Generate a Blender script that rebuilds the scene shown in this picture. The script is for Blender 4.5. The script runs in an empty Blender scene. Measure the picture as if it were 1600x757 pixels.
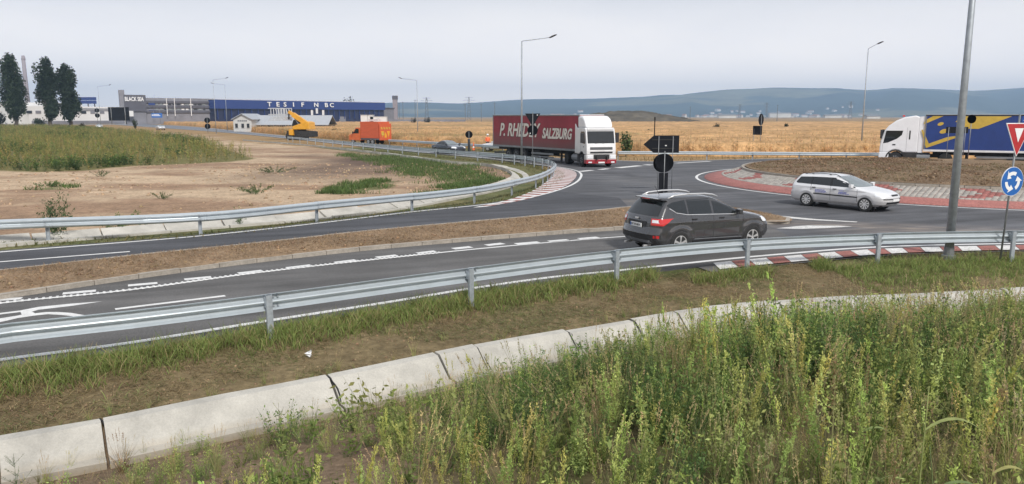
import bpy, bmesh, math, random
import numpy as np
from mathutils import Vector, Matrix
from mathutils.geometry import tessellate_polygon
random.seed(7); RNG = np.random.default_rng(7)
SC = bpy.context.scene; COL = SC.collection
PI = math.pi; R = math.radians
# ------------------------------------------------------------------ camera
F_PX, CXP, CYP, CAM_H, HOR = 1200.0, 800.0, 378.5, 3.9, 182.0
PITCH = math.atan((CYP - HOR) / F_PX)
cam = bpy.data.cameras.new("camera"); cam.sensor_width = 36; cam.lens = 36 * F_PX / 1600
cam.clip_start = 0.1; cam.clip_end = 30000
camo = bpy.data.objects.new("camera", cam); COL.objects.link(camo)
camo.location = (0, 0, CAM_H); camo.rotation_euler = (PI / 2 - PITCH, 0, 0); SC.camera = camo
# ------------------------------------------------------------------ sky and sun (hazy, overcast)
SUN_EL, SUN_AZ = R(43), R(155)          # azimuth measured clockwise from +Y
w = bpy.data.worlds.new("World"); SC.world = w; w.use_nodes = True
nt = w.node_tree; nt.nodes.clear()
out = nt.nodes.new("ShaderNodeOutputWorld"); bg = nt.nodes.new("ShaderNodeBackground")
sky = nt.nodes.new("ShaderNodeTexSky"); sky.sky_type = 'NISHITA'; sky.sun_disc = False
sky.sun_elevation = SUN_EL; sky.sun_rotation = SUN_AZ; sky.dust_density = 4; sky.air_density = 1.0; sky.ozone_density = 2
tc = nt.nodes.new("ShaderNodeTexCoord"); mp = nt.nodes.new("ShaderNodeMapping"); mp.inputs['Scale'].default_value = (1, 1, 3.5)
cn = nt.nodes.new("ShaderNodeTexNoise"); cn.inputs['Scale'].default_value = 1.6; cn.inputs['Detail'].default_value = 5; cn.inputs['Roughness'].default_value = .55
cr = nt.nodes.new("ShaderNodeValToRGB")       # the even cloud layer, faintly mottled
cr.color_ramp.elements[0].position = .30; cr.color_ramp.elements[0].color = (7.0, 7.4, 8.3, 1)
cr.color_ramp.elements[1].position = .72; cr.color_ramp.elements[1].color = (8.7, 8.9, 9.4, 1)
mx = nt.nodes.new("ShaderNodeMixRGB"); mx.inputs[0].default_value = .86
L = nt.links.new
L(tc.outputs['Generated'], mp.inputs['Vector']); L(mp.outputs[0], cn.inputs['Vector']); L(cn.outputs['Fac'], cr.inputs['Fac'])
L(sky.outputs[0], mx.inputs[1]); L(cr.outputs[0], mx.inputs[2])
sx = nt.nodes.new("ShaderNodeSeparateXYZ"); L(tc.outputs['Generated'], sx.inputs[0])      # haze brightens the whole horizon evenly
hr = nt.nodes.new("ShaderNodeValToRGB"); L(sx.outputs['Z'], hr.inputs['Fac'])
hr.color_ramp.elements[0].position = .0; hr.color_ramp.elements[0].color = (1.0, .85, .70, 1); hr.color_ramp.elements[1].position = .30; hr.color_ramp.elements[1].color = (.333, .331, .328, 1)
e_ = hr.color_ramp.elements.new(.06); e_.color = (.71, .635, .56, 1); e_ = hr.color_ramp.elements.new(.14); e_.color = (.44, .42, .40, 1)
hm = nt.nodes.new("ShaderNodeVectorMath"); hm.operation = 'MULTIPLY'; L(mx.outputs[0], hm.inputs[0]); L(hr.outputs[0], hm.inputs[1])
hs = nt.nodes.new("ShaderNodeVectorMath"); hs.operation = 'SCALE'; hs.inputs['Scale'].default_value = 2.8; L(hm.outputs[0], hs.inputs[0]); L(hs.outputs[0], bg.inputs['Color'])
bg.inputs['Strength'].default_value = 0.1; L(bg.outputs[0], out.inputs[0])
sl = bpy.data.lights.new("sun", 'SUN'); sl.energy = 3.3; sl.angle = R(10); sl.color = (1, .96, .9)
so = bpy.data.objects.new("sun", sl); COL.objects.link(so)
sd = Vector((math.sin(SUN_AZ) * math.cos(SUN_EL), math.cos(SUN_AZ) * math.cos(SUN_EL), math.sin(SUN_EL)))
so.rotation_euler = sd.to_track_quat('Z', 'Y').to_euler()
SC.view_settings.view_transform = 'Standard'; SC.view_settings.look = 'None'
SC.view_settings.exposure = 0.0; SC.view_settings.gamma = 1
SC.cycles.max_bounces = 6; SC.cycles.transparent_max_bounces = 8; SC.cycles.volume_bounces = 0
# ------------------------------------------------------------------ helpers
_a, _s = math.cos(PITCH), math.sin(PITCH)
def at(px, py, z=0.0):
    """world point of height z that the photograph shows at this pixel"""
    a = (px - CXP) / F_PX; b = -(py - CYP) / F_PX
    t = (z - CAM_H) / (-_s + b * _a)
    return Vector((a * t, (_a + b * _s) * t, z))
def at_d(px, py, d):
    """world point at ground distance d along +Y"""
    a = (px - CXP) / F_PX; b = -(py - CYP) / F_PX
    t = d / (_a + b * _s)
    return Vector((a * t, d, CAM_H + (-_s + b * _a) * t))
def tag(o, label=None, cat=None, group=None, kind=None):
    if label: o['label'] = label
    if cat: o['category'] = cat
    if group: o['group'] = group
    if kind: o['kind'] = kind
    return o
def thing(name, label, cat, loc=(0, 0, 0), rz=0, group=None):
    o = bpy.data.objects.new(name, None); COL.objects.link(o); o.empty_display_size = .2
    o.location = loc; o.rotation_euler = (0, 0, rz)
    return tag(o, label, cat, group)
def link(name, me, m=None, parent=None, loc=None, rz=None):
    o = bpy.data.objects.new(name, me); COL.objects.link(o)
    if m is not None and not me.materials: me.materials.append(m)
    if parent: o.parent = parent
    if loc is not None: o.location = loc
    if rz is not None: o.rotation_euler = (0, 0, rz)
    return o
def kids(o): return list(o.children)
def copy_tree(o, parent=None):
    c = o.copy(); COL.objects.link(c)
    if parent: c.parent = parent
    for ch in kids(o): copy_tree(ch, c)
    return c
class MB:
    def __init__(s): s.v = []; s.f = []
    def add(s, vs, fs):
        n = len(s.v); s.v += [tuple(p) for p in vs]; s.f += [tuple(i + n for i in f) for f in fs]; return s
    def box(s, c, d, M=None):
        x, y, z = d[0] / 2, d[1] / 2, d[2] / 2; c = Vector(c)
        vs = [Vector(p) for p in ((-x, -y, -z), (x, -y, -z), (x, y, -z), (-x, y, -z), (-x, -y, z), (x, -y, z), (x, y, z), (-x, y, z))]
        vs = [(M @ p if M else p) + c for p in vs]
        return s.add(vs, [(0, 3, 2, 1), (4, 5, 6, 7), (0, 1, 5, 4), (1, 2, 6, 5), (2, 3, 7, 6), (3, 0, 4, 7)])
    def bar(s, a, b, w, h):
        a, b = Vector(a), Vector(b); d = b - a; q = d.to_track_quat('X', 'Z').to_matrix()
        return s.box((a + b) / 2, (d.length, w, h), q)
    def tube(s, pts, r, n=8):
        pts = [Vector(p) for p in pts]; k = len(pts); rs = r if isinstance(r, (list, tuple)) else [r] * k
        vs, fs = [], []
        u = None
        for i, p in enumerate(pts):
            d = (pts[min(i + 1, k - 1)] - pts[max(i - 1, 0)]).normalized()
            if u is None: u = d.orthogonal().normalized()
            u = (u - d * u.dot(d)).normalized(); v = d.cross(u)
            vs += [p + (u * math.cos(2 * PI * j / n) + v * math.sin(2 * PI * j / n)) * rs[i] for j in range(n)]
        for i in range(k - 1):
            fs += [(i * n + j, i * n + (j + 1) % n, (i + 1) * n + (j + 1) % n, (i + 1) * n + j) for j in range(n)]
        fs += [tuple(range(n))[::-1], tuple(range((k - 1) * n, k * n))]
        return s.add(vs, fs)
    def prism(s, poly, a, b, ax='y'):
        n = len(poly)
        g = {'y': lambda p, t: (p[0], t, p[1]), 'x': lambda p, t: (t, p[0], p[1]), 'z': lambda p, t: (p[0], p[1], t)}[ax]
        vs = [g(p, a) for p in poly] + [g(p, b) for p in poly]
        return s.add(vs, [tuple(range(n)), tuple(range(n, 2 * n))[::-1]] + [(i, i + n, (i + 1) % n + n, (i + 1) % n) for i in range(n)])
    def lathe(s, prof, c=(0, 0, 0), ax='z', n=16):
        c = Vector(c); vs, fs = [], []
        g = {'z': lambda x, y, h: (x, y, h), 'y': lambda x, y, h: (x, h, y), 'x': lambda x, y, h: (h, x, y)}[ax]
        for r, h in prof: vs += [Vector(g(r * math.cos(2 * PI * j / n), r * math.sin(2 * PI * j / n), h)) + c for j in range(n)]
        for i in range(len(prof) - 1): fs += [(i * n + j, i * n + (j + 1) % n, (i + 1) * n + (j + 1) % n, (i + 1) * n + j) for j in range(n)]
        fs += [tuple(range(n)), tuple(range((len(prof) - 1) * n, len(prof) * n))]
        return s.add(vs, fs)
    def mesh(s, name):
        me = bpy.data.meshes.new(name); me.from_pydata(s.v, [], s.f)
        b = bmesh.new(); b.from_mesh(me); bmesh.ops.recalc_face_normals(b, faces=b.faces); b.to_mesh(me); b.free()
        return me
    def build(s, name, m, parent=None, bevel=0, smooth=False, loc=None, rz=None):
        me = s.mesh(name); o = link(name, me, m, parent, loc, rz)
        if smooth: me.polygons.foreach_set('use_smooth', [True] * len(me.polygons))
        if bevel:
            md = o.modifiers.new('bevel', 'BEVEL'); md.width = bevel; md.segments = 2; md.limit_method = 'ANGLE'; md.angle_limit = R(40)
        return o
def npmesh(name, V, T, cols=None, m=None, parent=None, kind=None, smooth=False, quads=False):
    V = np.ascontiguousarray(V, np.float32).reshape(-1, 3); k = 4 if quads else 3
    T = np.ascontiguousarray(T, np.int32).reshape(-1, k)
    me = bpy.data.meshes.new(name); me.vertices.add(len(V)); me.vertices.foreach_set('co', V.ravel())
    me.loops.add(T.size); me.loops.foreach_set('vertex_index', T.ravel())
    me.polygons.add(len(T)); me.polygons.foreach_set('loop_start', np.arange(0, T.size, k, dtype=np.int32))
    if smooth: me.polygons.foreach_set('use_smooth', np.ones(len(T), bool))
    me.update(calc_edges=True)
    if cols is not None:
        at_ = me.attributes.new('Col', 'FLOAT_COLOR', 'POINT')
        c = np.ones((len(V), 4), np.float32); c[:, :3] = np.asarray(cols).reshape(-1, 3); at_.data.foreach_set('color', c.ravel())
    o = link(name, me, m, parent)
    if kind: o['kind'] = kind
    return o
def flat_poly(name, pts, z, m, parent=None, holes=()):
    """a flat sheet from a ground outline"""
    loops = [[Vector((p[0], p[1], 0)) for p in pts]] + [[Vector((p[0], p[1], 0)) for p in h] for h in holes]
    tri = tessellate_polygon(loops); allp = [p for l in loops for p in l]
    me = bpy.data.meshes.new(name); me.from_pydata([(p.x, p.y, z) for p in allp], [], [tuple(t) for t in tri])
    b = bmesh.new(); b.from_mesh(me); bmesh.ops.recalc_face_normals(b, faces=b.faces)
    for f in b.faces:
        if f.normal.z < 0: f.normal_flip()
    b.to_mesh(me); b.free()
    return link(name, me, m, parent)
def smooth_line(pts, step=.5):
    """Catmull-Rom through the points, resampled evenly"""
    P = np.array([[p[0], p[1]] for p in pts], float)
    Q = np.vstack([2 * P[0] - P[1], P, 2 * P[-1] - P[-2]]); o = []
    for i in range(len(P) - 1):
        a, b, c, d = Q[i:i + 4]
        for t in np.linspace(0, 1, 24, endpoint=False):
            o.append(.5 * (2 * b + (c - a) * t + (2 * a - 5 * b + 4 * c - d) * t * t + (3 * b - a - 3 * c + d) * t ** 3))
    o.append(P[-1]); o = np.array(o)
    s = np.r_[0, np.cumsum(np.hypot(*np.diff(o, axis=0).T))]
    n = max(2, int(round(s[-1] / step)) + 1); u = np.linspace(0, s[-1], n)
    return np.c_[np.interp(u, s, o[:, 0]), np.interp(u, s, o[:, 1])]
def normals2(P):
    d = np.gradient(P, axis=0); d /= np.hypot(d[:, 0], d[:, 1])[:, None]
    return np.c_[-d[:, 1], d[:, 0]]           # to the left of travel
def ribbon(name, P, w0, w1, z, m, parent=None):
    """flat strip between two offsets of a ground line"""
    N = normals2(P); A = P + N * w0; B = P + N * w1; n = len(P)
    V = np.vstack([np.c_[A, np.full(n, z)], np.c_[B, np.full(n, z)]])
    Q = [(i, i + 1, n + i + 1, n + i) if w1 > w0 else (i + 1, i, n + i, n + i + 1) for i in range(n - 1)]
    return npmesh(name, V, Q, None, m, parent, quads=True)
def in_poly(x, y, poly):
    ins = np.zeros(x.shape, bool); j = len(poly) - 1
    for i in range(len(poly)):
        xi, yi = poly[i][0], poly[i][1]; xj, yj = poly[j][0], poly[j][1]
        ins ^= ((yi > y) != (yj > y)) & (x < (xj - xi) * (y - yi) / ((yj - yi) + 1e-12) + xi); j = i
    return ins
_pg = RNG.random((6, 64, 64))
def vnoise(x, y, s, k=0):
    """cheap value noise"""
    X, Y = np.asarray(x) / s + 17.3 * k, np.asarray(y) / s + 9.1 * k
    xi, yi = np.floor(X).astype(int), np.floor(Y).astype(int); fx, fy = X - xi, Y - yi
    fx = fx * fx * (3 - 2 * fx); fy = fy * fy * (3 - 2 * fy); g = _pg[k % 6]
    a, b, c, d = g[xi % 64, yi % 64], g[(xi + 1) % 64, yi % 64], g[xi % 64, (yi + 1) % 64], g[(xi + 1) % 64, (yi + 1) % 64]
    return a * (1 - fx) * (1 - fy) + b * fx * (1 - fy) + c * (1 - fx) * fy + d * fx * fy
def fbm(x, y, s, k=0): return (vnoise(x, y, s, k) + .5 * vnoise(x, y, s / 2.1, k + 1) + .25 * vnoise(x, y, s / 4.3, k + 2)) / 1.75
# ------------------------------------------------------------------ materials
def mat(name, c, rough=.6, metal=0, var=.12, scale=2.0, bump=0, bscale=40, coat=0, spec=.5, attr=False, trans=0, emit=0, fa=.4, stretch=(1, 1, 1), dirt=None, fine=0):
    m = bpy.data.materials.new(name); m.use_nodes = True; n = m.node_tree.nodes; l = m.node_tree.links.new
    p = n['Principled BSDF']; p.inputs['Roughness'].default_value = rough; p.inputs['Metallic'].default_value = metal
    p.inputs['Coat Weight'].default_value = coat; p.inputs['Coat Roughness'].default_value = .06; p.inputs['Specular IOR Level'].default_value = spec
    tc = n.new('ShaderNodeTexCoord'); mp = n.new('ShaderNodeMapping'); mp.inputs['Scale'].default_value = stretch
    src = n.new('ShaderNodeNewGeometry').outputs['Position'] if attr or fine else tc.outputs['Object']
    l(src, mp.inputs['Vector'])
    nz = n.new('ShaderNodeTexNoise'); nz.inputs['Scale'].default_value = scale; nz.inputs['Detail'].default_value = 6; nz.inputs['Roughness'].default_value = .65
    l(mp.outputs[0], nz.inputs['Vector'])
    mr = n.new('ShaderNodeMapRange'); mr.inputs[1].default_value = .25; mr.inputs[2].default_value = .75; mr.inputs[3].default_value = 1 - var * 1.6; mr.inputs[4].default_value = 1 + var * 1.6
    l(nz.outputs['Fac'], mr.inputs[0]); fac = mr.outputs[0]
    if fine:
        n2 = n.new('ShaderNodeTexNoise'); n2.inputs['Scale'].default_value = fine; n2.inputs['Detail'].default_value = 4; n2.inputs['Roughness'].default_value = .8; l(mp.outputs[0], n2.inputs['Vector'])
        m2 = n.new('ShaderNodeMapRange'); m2.inputs[1].default_value = .3; m2.inputs[2].default_value = .7; m2.inputs[3].default_value = 1 - fa; m2.inputs[4].default_value = 1 + fa; l(n2.outputs['Fac'], m2.inputs[0])
        mm = n.new('ShaderNodeMath'); mm.operation = 'MULTIPLY'; l(fac, mm.inputs[0]); l(m2.outputs[0], mm.inputs[1]); fac = mm.outputs[0]
    vm = n.new('ShaderNodeVectorMath'); vm.operation = 'SCALE'
    if attr:
        a = n.new('ShaderNodeAttribute'); a.attribute_name = 'Col'; l(a.outputs['Color'], vm.inputs[0])
    else: vm.inputs[0].default_value = c
    l(fac, vm.inputs['Scale']); colr = vm.outputs[0]
    if dirt:            # (colour, z0, z1): road film that thins out with height on the thing
        dc, z0, z1 = dirt; sx = n.new('ShaderNodeSeparateXYZ'); l(tc.outputs['Object'], sx.inputs[0])
        dm = n.new('ShaderNodeMapRange'); dm.inputs[1].default_value = z0; dm.inputs[2].default_value = z1; dm.inputs[3].default_value = .85; dm.inputs[4].default_value = 0.06; l(sx.outputs['Z'], dm.inputs[0])
        md = n.new('ShaderNodeMath'); md.operation = 'MULTIPLY'; l(dm.outputs[0], md.inputs[0]); l(mr.outputs[0], md.inputs[1])
        mx = n.new('ShaderNodeMixRGB'); mx.inputs[2].default_value = (*dc, 1); l(md.outputs[0], mx.inputs[0]); l(colr, mx.inputs[1]); colr = mx.outputs[0]
    l(colr, p.inputs['Base Color'])
    if bump:
        bn = n.new('ShaderNodeTexNoise'); bn.inputs['Scale'].default_value = bscale; bn.inputs['Detail'].default_value = 5; l(mp.outputs[0], bn.inputs['Vector'])
        bp = n.new('ShaderNodeBump'); bp.inputs['Strength'].default_value = bump; bp.inputs['Distance'].default_value = .03; l(bn.outputs['Fac'], bp.inputs['Height']); l(bp.outputs[0], p.inputs['Normal'])
    if trans:
        t = n.new('ShaderNodeBsdfTranslucent'); l(colr, t.inputs['Color']); mxs = n.new('ShaderNodeMixShader'); mxs.inputs[0].default_value = trans
        l(p.outputs[0], mxs.inputs[1]); l(t.outputs[0], mxs.inputs[2]); l(mxs.outputs[0], n['Material Output'].inputs[0])
    if emit: p.inputs['Emission Color'].default_value = (*c, 1); p.inputs['Emission Strength'].default_value = emit
    return m
def asphalt(name, c, var=.2, dust=0.0):
    m = mat(name, c, rough=.85, var=var, scale=.35, bump=.35, bscale=60, fine=28, spec=.3); n = m.node_tree.nodes; l = m.node_tree.links.new
    p = n['Principled BSDF']; src = p.inputs['Base Color'].links[0].from_socket
    g = n.new('ShaderNodeNewGeometry')
    def blob(cx, cy, rx, ry, rot, strength, col, nscale):
        nonlocal src
        mp = n.new('ShaderNodeMapping'); mp.vector_type = 'TEXTURE'; mp.inputs['Location'].default_value = (cx, cy, 0); mp.inputs['Rotation'].default_value = (0, 0, rot); mp.inputs['Scale'].default_value = (rx, ry, 1e3)
        l(g.outputs['Position'], mp.inputs['Vector']); ln = n.new('ShaderNodeVectorMath'); ln.operation = 'LENGTH'; l(mp.outputs[0], ln.inputs[0])
        r = n.new('ShaderNodeMapRange'); r.inputs[1].default_value = 1.0; r.inputs[2].default_value = .2; r.inputs[3].default_value = 0; r.inputs[4].default_value = strength; l(ln.outputs['Value'], r.inputs[0])
        nz = n.new('ShaderNodeTexNoise'); nz.inputs['Scale'].default_value = nscale; nz.inputs['Detail'].default_value = 5; l(mp.outputs[0], nz.inputs['Vector'])
        q = n.new('ShaderNodeMapRange'); q.inputs[1].default_value = .35; q.inputs[2].default_value = .65; l(nz.outputs['Fac'], q.inputs[0])
        k = n.new('ShaderNodeMath'); k.operation = 'MULTIPLY'; l(r.outputs[0], k.inputs[0]); l(q.outputs[0], k.inputs[1])
        x = n.new('ShaderNodeMixRGB'); x.inputs[2].default_value = (*col, 1); l(k.outputs[0], x.inputs[0]); l(src, x.inputs[1]); src = x.outputs[0]
    if dust:            # trodden-out earth and rubber marks where the lanes meet the ring
        blob(12.5, 27.3, 7.5, 1.7, -.25, .8, (.30, .25, .21), 6); blob(16, 25.2, 7, 1.0, -.1, .75, (.27, .22, .19), 6)
        blob(4.5, 35, 4, 1.6, .55, .6, (.24, .21, .18), 5); blob(8, 46, 3, 10, .3, .4, (.16, .155, .15), 3)
        blob(7.5, 52, 1.4, 9, .35, .55, (.03, .03, .032), 4); blob(11, 40, 1.2, 9, .25, .35, (.035, .035, .037), 4)
        blob(1, 62, 3, 12, .5, .4, (.13, .125, .12), 3)
    for ang_, sc_ in ((24, (.05, 1.6, 1)), (14, (.12, .9, 1))):      # long faint wheel-track and seam tones
        mp = n.new('ShaderNodeMapping'); mp.vector_type = 'POINT'; mp.inputs['Rotation'].default_value = (0, 0, -R(ang_)); mp.inputs['Scale'].default_value = (1, 1, 1)
        m2 = n.new('ShaderNodeMapping'); m2.inputs['Scale'].default_value = sc_; l(g.outputs['Position'], mp.inputs['Vector']); l(mp.outputs[0], m2.inputs['Vector'])
        nz = n.new('ShaderNodeTexNoise'); nz.inputs['Scale'].default_value = 1; nz.inputs['Detail'].default_value = 4; l(m2.outputs[0], nz.inputs['Vector'])
        q = n.new('ShaderNodeMapRange'); q.inputs[1].default_value = .3; q.inputs[2].default_value = .7; q.inputs[3].default_value = .78; q.inputs[4].default_value = 1.22; l(nz.outputs['Fac'], q.inputs[0])
        vm = n.new('ShaderNodeVectorMath'); vm.operation = 'SCALE'; l(src, vm.inputs[0]); l(q.outputs[0], vm.inputs['Scale']); src = vm.outputs[0]
    l(src, p.inputs['Base Color']); return m
HAZE = 2.2e-4
M = {}
M['ground'] = mat('ground', (1, 1, 1), rough=.95, var=.16, scale=.8, bump=.8, bscale=9, attr=True, fine=7, spec=.1)
M['asphalt'] = asphalt('asphalt', (.098, .10, .108), dust=1)
M['asphalt_dark'] = asphalt('asphalt_dark', (.070, .072, .080), .14)
M['asphalt_grey'] = asphalt('asphalt_grey', (.115, .112, .11), .16)
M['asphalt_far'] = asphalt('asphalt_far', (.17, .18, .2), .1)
M['paint'] = mat('road_paint', (.66, .66, .65), rough=.75, var=.10, scale=4, fine=26, fa=.2)
M['paint_worn'] = mat('worn_road_paint', (.62, .61, .59), rough=.8, var=.16, scale=5, fine=16, fa=.35)
M['redpave'] = mat('red_paving', (.30, .115, .095), rough=.85, var=.2, scale=3, fine=14)
M['redconc'] = mat('red_concrete', (.34, .138, .12), rough=.85, var=.12, scale=2, fine=10, bump=.2)
M['paver'] = mat('paver', (1, 1, 1), rough=.85, var=.12, scale=2, attr=True, fine=20)
M['kerb'] = mat('kerb_concrete', (.34, .305, .26), rough=.9, var=.16, scale=3, bump=.3, fine=18, fa=.2)
M['drain'] = mat('drain_concrete', (.45, .435, .395), rough=.9, var=.22, scale=.9, bump=.25, bscale=18, fine=35, fa=.12, dirt=((.34, .28, .20), -.66, -.46))
M['galv'] = mat('galvanised_steel', (.47, .52, .555), rough=.38, metal=.35, var=.05, scale=3)
M['galv_post'] = mat('galvanised_post', (.40, .44, .48), rough=.5, metal=.5, var=.18, scale=8)
M['lamp_steel'] = mat('lamp_steel', (.34, .37, .40), rough=.55, metal=.5, var=.14, scale=7)
M['black'] = mat('black_plastic', (.018, .018, .02), rough=.55, var=.2)
M['signback'] = mat('sign_back', (.011, .012, .016), rough=.75, var=.1, spec=.15)
M['rubber'] = mat('rubber', (.022, .022, .022), rough=.85, var=.2, scale=6)
M['rim'] = mat('alloy', (.72, .72, .72), rough=.35, metal=.7, var=.06)
M['glass'] = mat('tinted_glass', (.012, .015, .017), rough=.04, var=0, spec=.8)
M['glass_light'] = mat('pale_glass', (.17, .20, .21), rough=.06, var=.25, scale=3, spec=.9)
M['carbon'] = mat('dark_grey_paint', (.078, .078, .082), rough=.22, metal=.5, coat=1, var=.05)
M['silver'] = mat('silver_paint', (.78, .785, .80), rough=.3, metal=.15, coat=.8, var=.06, scale=1.5, dirt=((.30, .28, .27), .1, .8))
M['navy'] = mat('blue_black_paint', (.035, .042, .06), rough=.25, metal=.3, coat=1, var=.05)
M['white'] = mat('white_paint', (.76, .77, .78), rough=.35, coat=.5, var=.05, scale=1.5, dirt=((.45, .42, .40), .2, 1.6))
M['white2'] = mat('white_paint_clean', (.78, .79, .81), rough=.35, coat=.5, var=.04, scale=1.5)
M['grey'] = mat('grey_metal', (.22, .23, .24), rough=.5, metal=.4, var=.15)
M['skid'] = mat('bumper_grey', (.22, .23, .25), rough=.45, metal=.3, var=.1)
M['chassis'] = mat('chassis', (.03, .029, .028), rough=.8, var=.3)
M['red'] = mat('red_lens', (.55, .02, .02), rough=.15, coat=1, var=.05)
M['lens'] = mat('clear_lens', (.75, .77, .8), rough=.12, coat=1, var=.05)
M['plate'] = mat('number_plate', (.75, .76, .76), rough=.4, var=.04)
M['ink'] = mat('black_lettering', (.02, .02, .02), rough=.6, var=0)
M['curtain'] = mat('red_curtain', (.25, .018, .034), rough=.55, var=.16, scale=1.2, stretch=(1, 1, .3), dirt=((.11, .07, .065), 1.2, 2.6))
M['letter'] = mat('cream_lettering', (.62, .58, .53), rough=.6, var=.12, scale=3)
M['lettersh'] = mat('dark_lettering_edge', (.05, .02, .022), rough=.6, var=.1)
M['truckred'] = mat('red_bumper', (.30, .02, .03), rough=.35, coat=.4, var=.1)
M['blue'] = mat('blue_curtain', (.012, .040, .185), rough=.5, var=.12, scale=.8)
M['blue2'] = mat('bright_blue_print', (.02, .085, .36), rough=.5, var=.08)
M['yellow'] = mat('yellow_print', (.52, .36, .055), rough=.55, var=.12)
M['orange'] = mat('orange_paint', (.62, .13, .03), rough=.45, coat=.3, var=.1)
M['orange2'] = mat('orange_tarp', (.55, .10, .035), rough=.6, var=.12, scale=3, stretch=(.4, .4, 4))
M['vest'] = mat('orange_cloth', (.80, .17, .06), rough=.8, var=.12)
M['amber'] = mat('amber_paint', (.68, .33, .02), rough=.4, coat=.4, var=.12)
M['signred'] = mat('sign_red', (.42, .015, .022), rough=.3, coat=.6, var=.05)
M['signwhite'] = mat('sign_white', (.78, .79, .8), rough=.35, coat=.5, var=.03)
M['signblue'] = mat('sign_blue', (.012, .12, .42), rough=.3, coat=.6, var=.05)
M['skin'] = mat('skin', (.45, .27, .20), rough=.6, var=.08)
M['cloth'] = mat('dark_cloth', (.03, .035, .05), rough=.9, var=.2)
M['bark'] = mat('bark', (.12, .10, .08), rough=.95, var=.3, scale=4, bump=.5)
M['leaf'] = mat('foliage', (1, 1, 1), rough=.6, var=.22, scale=1.2, attr=True, trans=.42, spec=.25)
M['blade'] = mat('grass_blades', (1, 1, 1), rough=.6, var=.18, scale=2.5, attr=True, trans=.35, spec=.25)
M['corn'] = mat('dry_corn', (1, 1, 1), rough=.85, var=.25, scale=.12, attr=True, trans=.25, spec=.1, fine=1.5)
M['hill'] = mat('wooded_hill', (1, 1, 1), rough=1, var=.3, scale=.006, attr=True, spec=.0, fine=.05)
# ================================================================== TERRAIN
WHITE = smooth_line([at(*p) for p in [(-420, 628), (-200, 594), (0, 563), (200, 537), (400, 505), (600, 474), (733, 452), (860, 434), (960, 424), (1130, 406), (1242, 396), (1336, 388.5), (1430, 384.5), (1600, 381), (1800, 379)]])
DT = smooth_line([at(*p, z=-.22) for p in [(-260, 735), (0, 682), (160, 655), (340, 619), (520, 585), (740, 540), (880, 516), (975, 500), (1090, 482), (1280, 465), (1450, 457), (1600, 450), (1800, 442), (2100, 434)]], .4)
def edge_y(x): return np.interp(x, WHITE[:, 0], WHITE[:, 1]) - .55
def ditch_y(x): return np.interp(x, DT[:, 0], DT[:, 1])
def terr(x, y):
    x = np.asarray(x, float); y = np.asarray(y, float)
    ye, yd = edge_y(x), ditch_y(x); yb = yd - .62; s = yb - .75
    rise = np.clip((s - y) * .235, 0, None); cap = 1.35; rise = cap * 1.5 * (1 - np.exp(-rise / (cap * 1.5)))
    z = np.where(y > ye, -.02 - .04 * np.clip((y - ye) / .5, 0, 1), np.where(y > yd, -.02 - .26 * (ye - y) / np.maximum(ye - yd, .1), np.where(y > yb, -.30 - .40 * (yd - y) / .62, np.where(y > s, -.70 + .12 * (yb - y) / .75, -.58 + rise))))
    bumpy = (fbm(x, y, 1.3, 2) - .5) * .16 + (fbm(x, y, .5, 4) - .5) * .06
    z = z + np.where(y < s, bumpy, np.where((y < ye - .3) & (y > yd + .2), bumpy * .5, 0))
    far = np.clip((y - 60) / 60, 0, 1); lot = (y > ye + 4) & (x < 2)
    return z + np.where(lot, (fbm(x, y, 4, 3) - .5) * .0, 0)
LOT = [at(*p) for p in [(-900, 420), (0, 374), (300, 350), (500, 335), (640, 318), (745, 296), (805, 276), (780, 262), (690, 254), (600, 242), (480, 229), (380, 222), (330, 212), (200, 204), (-900, 186.5)]]
WEEDS = [at(*p) for p in [(-900, 262), (0, 266), (60, 268), (130, 266), (200, 259), (300, 255), (360, 252), (398, 248), (380, 241), (345, 231), (300, 219), (230, 209), (120, 200), (0, 194.5), (-900, 187)]]
GREENS = [[at(*p) for p in q] for q in (
    [(520, 238), (640, 246), (740, 262), (775, 280), (735, 290), (690, 281), (640, 272), (600, 258)],
    [(500, 298), (560, 285), (620, 279), (610, 292), (540, 302)],
    [(640, 305), (700, 290), (775, 276), (790, 285), (730, 298), (660, 312)], [(60, 292), (100, 289), (95, 296)])]
xs = np.unique(np.r_[-np.geomspace(48, 9000, 60)[::-1], np.arange(-48, 48.1, .5), np.geomspace(48, 9000, 60), np.arange(-14, 20, .25)])
ys = np.unique(np.r_[-np.geomspace(4, 900, 14)[::-1], np.arange(-4, 22, .25), np.arange(22, 110, .5), np.geomspace(110, 9000, 90)])
GX, GY = np.meshgrid(xs, ys); GZ = terr(GX, GY)
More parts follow.
